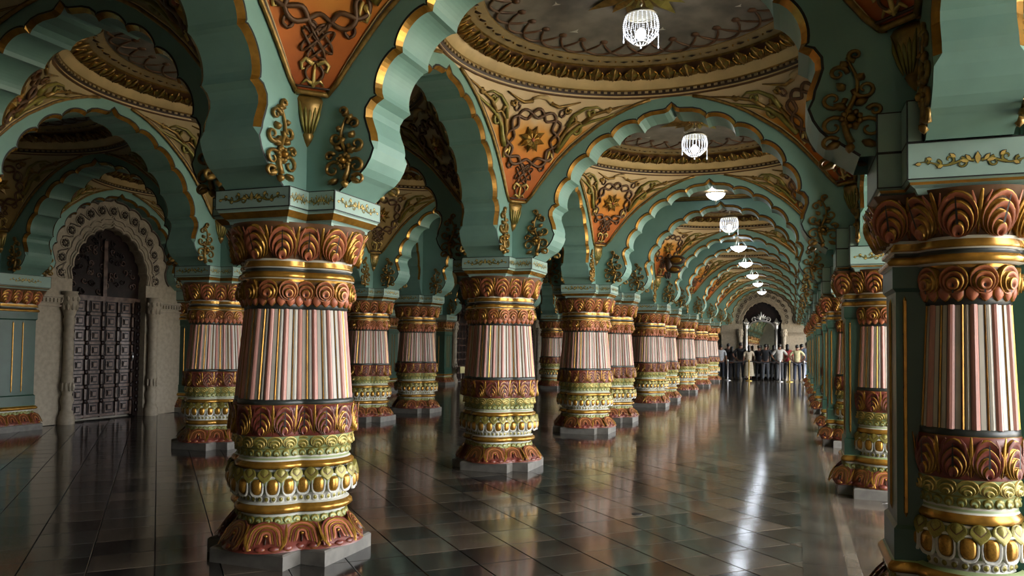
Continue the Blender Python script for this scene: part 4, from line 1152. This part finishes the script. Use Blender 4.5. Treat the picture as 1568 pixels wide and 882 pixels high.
for i in (2, 4, 6, 7, 8, 9):
    cy = (YL[i] + YL[i + 1]) / 2
    # local -y of the portal must face +x : rotate by +90 deg
    Mw = Matrix.Translation((XW + 0.03, cy, 0)) @ DR @ Matrix.Diagonal(((YL[i + 1] - YL[i]) / 4.66, 1, 1, 1))
    dn += 1
    pr = build_portal(Mw, i in (2,), dn)
    d = thing('carved_door', doornames[dn - 1], 'door', (0, 0, 0), 0, 'carved doors of the left wall')
    d.matrix_world = Matrix.Translation((XW - 0.15, cy, 0)) @ DR
    lf = ob('door_frame_grid', DG, d, Matrix.Translation((-0.02, 0, 0.02)))
    ob('carved_fanlight', DH, d)
    for s in (-1, 1): ob('carved_jamb', DJ, d, Matrix.Translation((s * 0.85, 0, 0)))
    if i == 2:
        for a in range(4):
            for k in range(8):
                ob('door_panel', DP, lf, Matrix.Translation((-0.5525 + a * 0.3675, 0, 0.205 + k * 0.29)))
        for a in range(5):
            for k in range(1, 8): ob('door_stud', DS, lf, Matrix.Translation((-0.735 + 0.3675 * a, -0.02, 0.06 + 0.29 * k)))
        ob('door_handle', HND, d, Matrix.Translation((0.70, 0, 1.15)))
# far wall portal
build_portal(Matrix.Translation(((XA + XC) / 2 - 0.1, YEND, 0)) @ Matrix.Diagonal((0.98, 1, 1, 1)), True, 8)
b = MB(); b.box((0, 0, 1.9), (2.2, 0.04, 4.2), WOOD)
bk = b.build('wooden_backing'); bk.location = ((XA + XC) / 2 - 0.1, YEND + 0.275, 0); tag(bk, 'dark wooden panel behind the silver mirror in the far portal', 'panel')

# silver framed mirror
mr = thing('silver_mirror', 'tall arched mirror in an ornate silver frame at the far end', 'mirror', ((XA + XC) / 2 - 0.14, YEND + 0.12, 0))
b = MB(); pts = [(-0.62, 0.25), (0.62, 0.25), (0.62, 2.5)] + [(0.62 * cos(a), 2.5 + 0.42 * sin(a)) for a in [pi * i / 14 for i in range(1, 14)]] + [(-0.62, 2.5)]
b.add([(x, -0.02, z) for x, z in pts], [tuple(range(len(pts)))], MIRROR); b.build('mirror_glass', mr)
b = MB(); b.tube([(x * 1.04, -0.03, z) for x, z in pts[2:]], 0.05, SILVER, 6); b.build('arched_frame', mr)
b = MB(); b.bevbox((0, -0.03, 0.2), (1.5, 0.16, 0.12), SILVER); b.build('mirror_base', mr)
for s in (-1, 1):
    b = MB(); b.rings([[(s * 0.72 + r * cos(2 * pi * i / 10), -0.05 + r * sin(2 * pi * i / 10), z) for i in range(10)] for r, z in ((0.11, 0.05), (0.11, 0.2), (0.075, 0.24), (0.07, 2.5), (0.10, 2.55), (0.08, 2.62), (0.12, 2.74), (0.15, 2.84), (0.09, 2.9), (0.05, 2.98), (0.0, 3.06))], SILVER)
    for k in range(6):
        a = 2 * pi * k / 6; b.tube([(s * 0.72 + 0.08 * cos(a), -0.05 + 0.08 * sin(a), 2.7), (s * 0.72 + 0.16 * cos(a), -0.05 + 0.16 * sin(a), 2.85), (s * 0.72 + 0.19 * cos(a), -0.05 + 0.19 * sin(a), 2.82)], [0.03, 0.025, 0.01], SILVER, 5)
    b.build('side_post', mr)
b = MB()
for a, l in ((pi / 2, 0.42), (1.15, 0.34), (pi - 1.15, 0.34), (0.75, 0.30), (pi - 0.75, 0.30), (0.35, 0.32), (pi - 0.35, 0.32)):
    d = Vector((cos(a), 0, sin(a))); p = Vector((0, -0.05, 2.98)); e = Vector((0, -0.03, -0.03))
    b.tube([p, p + d * l * 0.4, p + d * l * 0.75, p + d * l + e], [0.03, 0.05, 0.04, 0.01], SILVER, 5)
for s in (-1, 1): b.tube([(s * (0.15 + q[0]), -0.05, 2.95 + q[1]) for q in spiral((0.18, 0.02), 0.14, 2.0, -1.2, 14)], 0.025, SILVER, 5)
b.build('crest', mr)

# ------------------------------------------------------------------ chandeliers
def chandelier_meshes():
    rim = MB(); rim.tube([(0.155 * cos(2 * pi * i / 28), 0.155 * sin(2 * pi * i / 28), 0.30) for i in range(28)], 0.012, METALG, 6, True)
    rim.rings([[(r * cos(2 * pi * i / 28), r * sin(2 * pi * i / 28), z) for i in range(28)] for r, z in ((0.155, 0.302), (0.12, 0.335), (0.05, 0.35), (0.012, 0.36))], METALG)
    lo = MB(); lo.tube([(0.065 * cos(2 * pi * i / 12), 0.065 * sin(2 * pi * i / 12), 0.012) for i in range(12)], 0.007, METALG, 5, True)
    bd = MB(); prof = []
    for j in range(15):
        t = j / 14; r = 0.155 + 0.025 * sin(pi * min(1, t * 1.25)) if t < 0.62 else 0.176 - ((t - 0.62) / 0.38) ** 1.25 * 0.105
        prof.append((r, 0.295 - 0.28 * t))
    for k in range(24):
        a = 2 * pi * k / 24
        for r, z in prof: bd.blob((r * cos(a), r * sin(a), z), 0.0078, GLASSB, 4, 2)
        bd.tube([(r * cos(a), r * sin(a), z) for r, z in prof[::2]], 0.0016, GLASSB, 3)
    bu = MB(); bu.blob((0, 0, 0.11), (0.05, 0.05, 0.06), BULB, 12, 8)
    st = MB(); st.tube([(0, 0, 0.35), (0, 0, 0.62)], 0.008, METALG, 6); st.blob((0, 0, 0.42), 0.02, METALG, 8, 4); st.blob((0, 0, 0.6), (0.05, 0.05, 0.02), METALG, 10, 4)
    dp = MB()
    for j in range(7): dp.blob((0, 0, -0.016 * j), 0.007, GLASSB, 5, 3)
    dp.blob((0, 0, -0.125), (0.009, 0.009, 0.022), GLASSB, 6, 4)
    sd = MB(); sd.tube([(0, 0, 0.015), (0, 0, -0.02)], 0.003, GLASSB, 4); sd.blob((0, 0, -0.03), 0.011, GLASSB, 6, 4)
    return [x.mesh(n) for x, n in ((rim, 'metal_rim'), (lo, 'lower_ring'), (bd, 'crystal_strands'), (bu, 'bulb'), (st, 'ceiling_rod'), (dp, 'crystal_drop'), (sd, 'bottom_drop'))]
C_RIM, C_LO, C_BD, C_BU, C_ST, C_DP, C_SD = chandelier_meshes()
def chandelier(x, y, z, label, s=1.0):
    r = thing('chandelier', label, 'chandelier', (x, y, z), 0, 'crystal basket chandeliers of the nave'); r.scale = (s, s, s)
    ob('metal_rim', C_RIM, r); ob('lower_ring', C_LO, r); ob('crystal_strands', C_BD, r, kind='stuff'); ob('bulb', C_BU, r); ob('ceiling_rod', C_ST, r)
    for a, zz in ((0.25, 0.10), (3.3, 0.17)): ob('crystal_drop', C_DP, r, Matrix.Translation((0.175 * cos(a), 0.175 * sin(a), zz)))
    ob('bottom_drop', C_SD, r)
XN = (XA + XC) / 2
chandelier(XN, 7.25, 4.50, 'nearest crystal basket chandelier under the largest dome', 0.95)
chandelier(XN - 0.02, 11.69, 4.46, 'second crystal basket chandelier under the middle dome', 1.05)
chandelier(XN - 0.02, 18.31, 4.24, 'third crystal basket chandelier, beyond two close arches', 1.15)
def bowl_meshes():
    g = MB(); g.rings([[(r * cos(2 * pi * i / 18), r * sin(2 * pi * i / 18), z) for i in range(18)] for r, z in ((0.21, 0.13), (0.20, 0.10), (0.15, 0.04), (0.07, 0.0), (0.0, -0.01))], BULBF)
    c = MB(); c.tube([(0.215 * cos(2 * pi * i / 20), 0.215 * sin(2 * pi * i / 20), 0.13) for i in range(20)], 0.012, METALG, 5, True)
    e = MB(); e.rings([[(q * cos(2 * pi * i / 8), q * sin(2 * pi * i / 8), z) for i in range(8)] for q, z in ((0.0, 0.0), (0.02, -0.012), (0.026, -0.03), (0.02, -0.05), (0.006, -0.06), (0.006, -0.11), (0.0, -0.115))], METALG)
    d = MB(); d.tube([(0, 0, 0.1), (0, 0, 0.5)], 0.008, METALG, 6)
    for k in range(3):
        a = 2 * pi * k / 3; d.tube([(0.21 * cos(a), 0.21 * sin(a), 0.13), (0, 0, 0.42)], 0.004, METALG, 4)
    return [x.mesh(n) for x, n in ((g, 'glass_bowl'), (c, 'metal_rim'), (d, 'hanger'), (e, 'finial'))]
L_G, L_C, L_D, L_E = bowl_meshes()
for k, (y, z, s) in enumerate(((15.02, 4.42, 0.85), (21.6, 4.2, 1.0), (24.87, 4.1, 1.0), (29.2, 4.1, 1.0), (33.6, 4.15, 0.95), (37.9, 4.1, 0.95))):
    r = thing('pendant_lamp', ('glowing white bowl lamp hung between the first two close arches' if k == 0 else '%s glowing white bowl lamp along the nave' % ORD[k]), 'lamp', (XN - 0.02, y, z), 0, 'glowing bowl lamps of the nave'); r.scale = (s, s, s)
    ob('glass_bowl', L_G, r); ob('metal_rim', L_C, r); ob('hanger', L_D, r); ob('finial', L_E, r)

# ------------------------------------------------------------------ people and barrier at the far end
SKIN = mat('brown_skin', (120, 82, 62), 0.5, noise=0)
HAIR = mat('black_hair', (18, 15, 14), 0.45, noise=0)
SHOE = mat('dark_shoes', (26, 24, 24), 0.5, noise=0)
CLOTH = {}
def cloth(rgb):
    if rgb not in CLOTH: CLOTH[rgb] = mat('cloth_%d_%d_%d' % rgb, rgb, 0.8, noise=0.1, scale=12)
    return CLOTH[rgb]
def skin_ob(name, pts, edges, rad, m, parent, root=0, sub=1):
    me = bpy.data.meshes.new(name); me.from_pydata(pts, edges, []); me.materials.append(m)
    o = ob(name, me, parent)
    md = o.modifiers.new('skin', 'SKIN'); md.use_smooth_shade = True
    for v, r in zip(me.skin_vertices[0].data, rad): v.radius = r if isinstance(r, tuple) else (r, r)
    me.skin_vertices[0].data[root].use_root = True
    if sub:
        s = o.modifiers.new('sub', 'SUBSURF'); s.levels = sub; s.render_levels = sub
    return o
def person(x, y, rz, h, shirt, legs, pose, label, dress=False, stride=0.08, hairlen=0):
    k = h / 1.72
    root = thing('person', label, 'person', (x, y, 0), rz, 'people gathered at the far end'); root.scale = (k, k, k)
    # faces local +y
    P = []; E = []; R = []
    def V(p, r, par=None):
        P.append(p); R.append(r)
        if par is not None: E.append((par, len(P) - 1))
        return len(P) - 1
    pel = V((0, 0, 0.93), (0.15, 0.11)); wa = V((0, 0, 1.08), (0.135, 0.10), pel); ch = V((0, 0, 1.28), (0.16, 0.115), wa); sh = V((0, -0.005, 1.42), (0.10, 0.085), ch)
    nk = V((0, 0.0, 1.49), 0.05, sh); hd0 = V((0, 0.015, 1.56), (0.062, 0.075), nk); hd = V((0, 0.015, 1.65), (0.072, 0.088), hd0); V((0, 0.005, 1.71), (0.045, 0.055), hd)
    V((0, 0.095, 1.60), 0.014, hd0)
    for s in (-1, 1): V((s * 0.078, 0.0, 1.61), 0.012, hd0)
    hands = []
    for s in (-1, 1):
        so = V((s * 0.19, 0, 1.40), 0.055, sh)
        if pose == 'phone' and s > 0 or pose == 'both':
            el = V((s * 0.25, 0.10, 1.18), 0.042, so); wr = V((s * 0.13, 0.28, 1.36), 0.028, el); hn = V((s * 0.11, 0.32, 1.42), (0.034, 0.02), wr); dr = Vector((-0.2 * s, 0.3, 0.9))
        elif pose == 'hips':
            el = V((s * 0.36, -0.06, 1.16), 0.042, so); wr = V((s * 0.22, 0.06, 1.0), 0.028, el); hn = V((s * 0.17, 0.10, 0.97), (0.034, 0.02), wr); dr = Vector((-s * 0.6, 0.6, -0.3))
        else:
            el = V((s * 0.25, -0.01, 1.12), 0.042, so); wr = V((s * 0.26, 0.05, 0.88), 0.028, el); hn = V((s * 0.255, 0.07, 0.80), (0.02, 0.034), wr); dr = Vector((0, 0.15, -1))
        dr.normalize(); base = Vector(P[hn]); side = dr.cross(Vector((0, 0, 1)) if abs(dr.z) < 0.9 else Vector((1, 0, 0))).normalized()
        for q, l in ((-0.024, 0.055), (-0.008, 0.07), (0.008, 0.066), (0.024, 0.05)):
            a = V(tuple(base + dr * 0.045 + side * q), 0.009, hn); V(tuple(base + dr * (0.045 + l) + side * q * 1.1 + Vector((0, 0.012, 0))), 0.007, a)
        a = V(tuple(base + side * -0.035 + dr * 0.01), 0.01, hn); V(tuple(base + side * -0.055 + dr * 0.045), 0.008, a)
    for s in (-1, 1):
        hp = V((s * 0.09, 0, 0.86), 0.088, pel); kn = V((s * 0.10, s * stride * 0.5 + 0.015, 0.48), 0.06, hp); an = V((s * 0.105, s * stride - 0.02, 0.09), 0.042, kn)
    body = skin_ob('body', P, E, R, SKIN, root)
    # clothing
    P2 = [(0, 0, 0.90), (0, 0, 1.08), (0, 0, 1.28), (0, -0.005, 1.42)]; E2 = [(0, 1), (1, 2), (2, 3)]; R2 = [(0.17, 0.128), (0.155, 0.12), (0.178, 0.132), (0.112, 0.095)]
    for s in (-1, 1):
        i0 = len(P2); so = Vector((s * 0.19, 0, 1.40)); el = next(Vector(P[b]) for a, b in E if (Vector(P[a]) - so).length < 1e-5)
        P2 += [tuple(so), tuple(so.lerp(el, 0.85))]; E2 += [(3, i0), (i0, i0 + 1)]; R2 += [0.07, 0.062]
    skin_ob('shirt', P2, E2, R2, cloth(shirt), root, 1)
    if dress:
        b = MB(); b.rings([[(rx * cos(t), ry * sin(t) , z) for t in [2 * pi * i / 14 for i in range(14)]] for z, rx, ry in ((0.22, 0.27, 0.22), (0.5, 0.24, 0.19), (0.8, 0.205, 0.16), (0.98, 0.17, 0.13))], cloth(legs)); b.build('skirt', root)
    else:
        P3 = [(0, 0, 0.97)]; E3 = []; R3_ = [(0.165, 0.122)]
        for s in (-1, 1):
            i0 = len(P3); P3 += [(s * 0.09, 0, 0.84), (s * 0.10, s * stride * 0.5 + 0.015, 0.48), (s * 0.105, s * stride - 0.02, 0.07)]; E3 += [(0, i0), (i0, i0 + 1), (i0 + 1, i0 + 2)]; R3_ += [0.105, 0.08, 0.068]
        skin_ob('trousers', P3, E3, R3_, cloth(legs), root)
    for s in (-1, 1):
        b = MB(); b.blob((s * 0.108, s * stride + 0.03, 0.045), (0.05, 0.13, 0.045), SHOE, 8, 5); b.build('shoe', root)
    b = MB()
    b.blob((0, -0.012, 1.655), (0.088, 0.098, 0.092), HAIR, 12, 7)
    if hairlen: b.rings([[(0.075 * cos(t), -0.055 + 0.045 * sin(t), z) for t in [2 * pi * i / 10 for i in range(10)]] for z in (1.70, 1.55, 1.62 - hairlen)], HAIR, cap1=True)
    hr = b.build('hair', root)
    b = MB()
    for s in (-1, 1): b.blob((s * 0.03, 0.092, 1.635), (0.012, 0.008, 0.008), HAIR, 6, 4)
    b.blob((0, 0.088, 1.565), (0.026, 0.008, 0.007), cloth((130, 60, 56)), 6, 4); b.build('face_features', root)
    return root
PEOPLE = [  # x, y, turn, height, shirt, legs, pose, label, dress, hair
    (-3.35, 38.9, 0.10, 1.70, (176, 180, 186), (34, 38, 46), 'down', 'man in pale grey shirt at the left end of the crowd', False, 0),
    (-2.86, 39.3, -0.2, 1.60, (40, 40, 46), (34, 32, 34), 'down', 'short person in black behind the grey shirted man', False, 0.3),
    (-2.42, 38.9, 0.0, 1.80, (24, 24, 28), (62, 66, 78), 'hips', 'tall man in black shirt and grey jeans', False, 0),
    (-2.02, 38.6, 0.15, 1.66, (184, 172, 150), (180, 168, 144), 'phone', 'woman in long pale cream dress holding a phone', True, 0.25),
    (-1.58, 39.2, 0.0, 1.68, (32, 32, 38), (26, 26, 30), 'down', 'man in dark clothes left of the mirror', False, 0),
    (-1.26, 38.7, -0.1, 1.74, (38, 40, 44), (92, 96, 104), 'both', 'man in charcoal shirt and faded jeans taking a picture', False, 0),
    (-0.62, 38.5, 0.05, 1.76, (196, 192, 186), (82, 84, 88), 'hips', 'man in white tee shirt and grey trousers', False, 0),
    (-0.28, 39.1, 0.0, 1.74, (150, 40, 44), (30, 30, 34), 'down', 'person in red top among the crowd', False, 0.2),
    (0.16, 38.4, -0.1, 1.72, (190, 182, 140), (44, 50, 66), 'hips', 'man in pale yellow shirt and dark trousers', False, 0),
    (0.36, 39.3, 0.2, 1.76, (60, 62, 60), (30, 32, 38), 'down', 'person in dark grey behind the yellow shirted man', False, 0),
    (0.60, 38.8, 0.0, 1.84, (110, 124, 148), (120, 130, 150), 'down', 'tall man in blue grey shirt at the right of the crowd', False, 0),
    (-3.05, 39.55, 0.1, 1.76, (50, 46, 44), (40, 40, 44), 'down', 'person in brown shirt close to the far wall', False, 0),
    (-0.9, 39.5, 0.0, 1.70, (46, 60, 56), (38, 38, 42), 'down', 'person in dark green top in front of the mirror', False, 0.2),
]
for q in PEOPLE: person(*q[:8], dress=q[8], hairlen=q[9])
BRASS = mat('brass_post', (200, 168, 90), 0.3, metal=0.7, noise=0)
STEEL = mat('steel_post', (190, 190, 190), 0.3, metal=0.7, noise=0)
BELT = mat('dark_belt', (30, 28, 30), 0.7, noise=0)
posts = [(-2.95, STEEL, 'steel'), (-1.98, BRASS, 'brass'), (-0.60, STEEL, 'steel'), (-0.18, BRASS, 'brass'), (0.46, STEEL, 'steel')]
side = ['leftmost', 'second from left', 'middle', 'fourth from left', 'rightmost']
for k, (x, m, nm) in enumerate(posts):
    r = thing('barrier_post', '%s barrier post in front of the crowd, %s of five' % (nm, side[k]), 'barrier post', (x, 37.9, 0), 0, 'barrier posts')
    b = MB(); b.rings([[(q * cos(2 * pi * i / 12), q * sin(2 * pi * i / 12), z) for i in range(12)] for q, z in ((0.16, 0.0), (0.16, 0.02), (0.05, 0.05), (0.032, 0.07))], m); b.build('base', r)
    b = MB(); b.rings([[(q * cos(2 * pi * i / 12), q * sin(2 * pi * i / 12), z) for i in range(12)] for q, z in ((0.032, 0.05), (0.032, 0.9), (0.045, 0.91), (0.045, 0.98), (0.02, 1.0), (0.0, 1.01))], m); b.build('post', r)
    if k < 4:
        x1 = posts[k + 1][0] - x; b = MB(); n = 8
        b.rings([[(x1 * i / n, -0.003, zz - 0.05 * (1 - (2 * i / n - 1) ** 2)), ] for i in range(n + 1) for zz in (0.94,)], BELT) if False else None
        up = [(x1 * i / n, 0.0, 0.965 - 0.05 * (1 - (2 * i / n - 1) ** 2)) for i in range(n + 1)]; lo = [(p[0], 0.0, p[2] - 0.05) for p in up]
        b.add([(p[0], -0.002, p[2]) for p in up] + [(p[0], -0.002, p[2]) for p in lo] + [(p[0], 0.002, p[2]) for p in up] + [(p[0], 0.002, p[2]) for p in lo],
              [(i, n + 1 + i, n + 2 + i, i + 1) for i in range(n)] + [(2 * n + 2 + i, 2 * n + 3 + i, 3 * n + 4 + i, 3 * n + 3 + i) for i in range(n)], BELT)
        b.build('belt', r)
# low pale notice board by the left wall
r = thing('notice_board', 'small pale yellow notice board low by the far left wall', 'sign', (-12.3, 28.1, 0), radians(80))
b = MB(); b.bevbox((0, 0, 0.56), (0.75, 0.03, 0.26), SIGNP, 0.004); b.build('board', r)
for s in (-1, 1):
    b = MB(); b.tube([(s * 0.3, 0, 0.0), (s * 0.3, 0, 0.45)], 0.015, METALG, 6); b.build('leg', r)
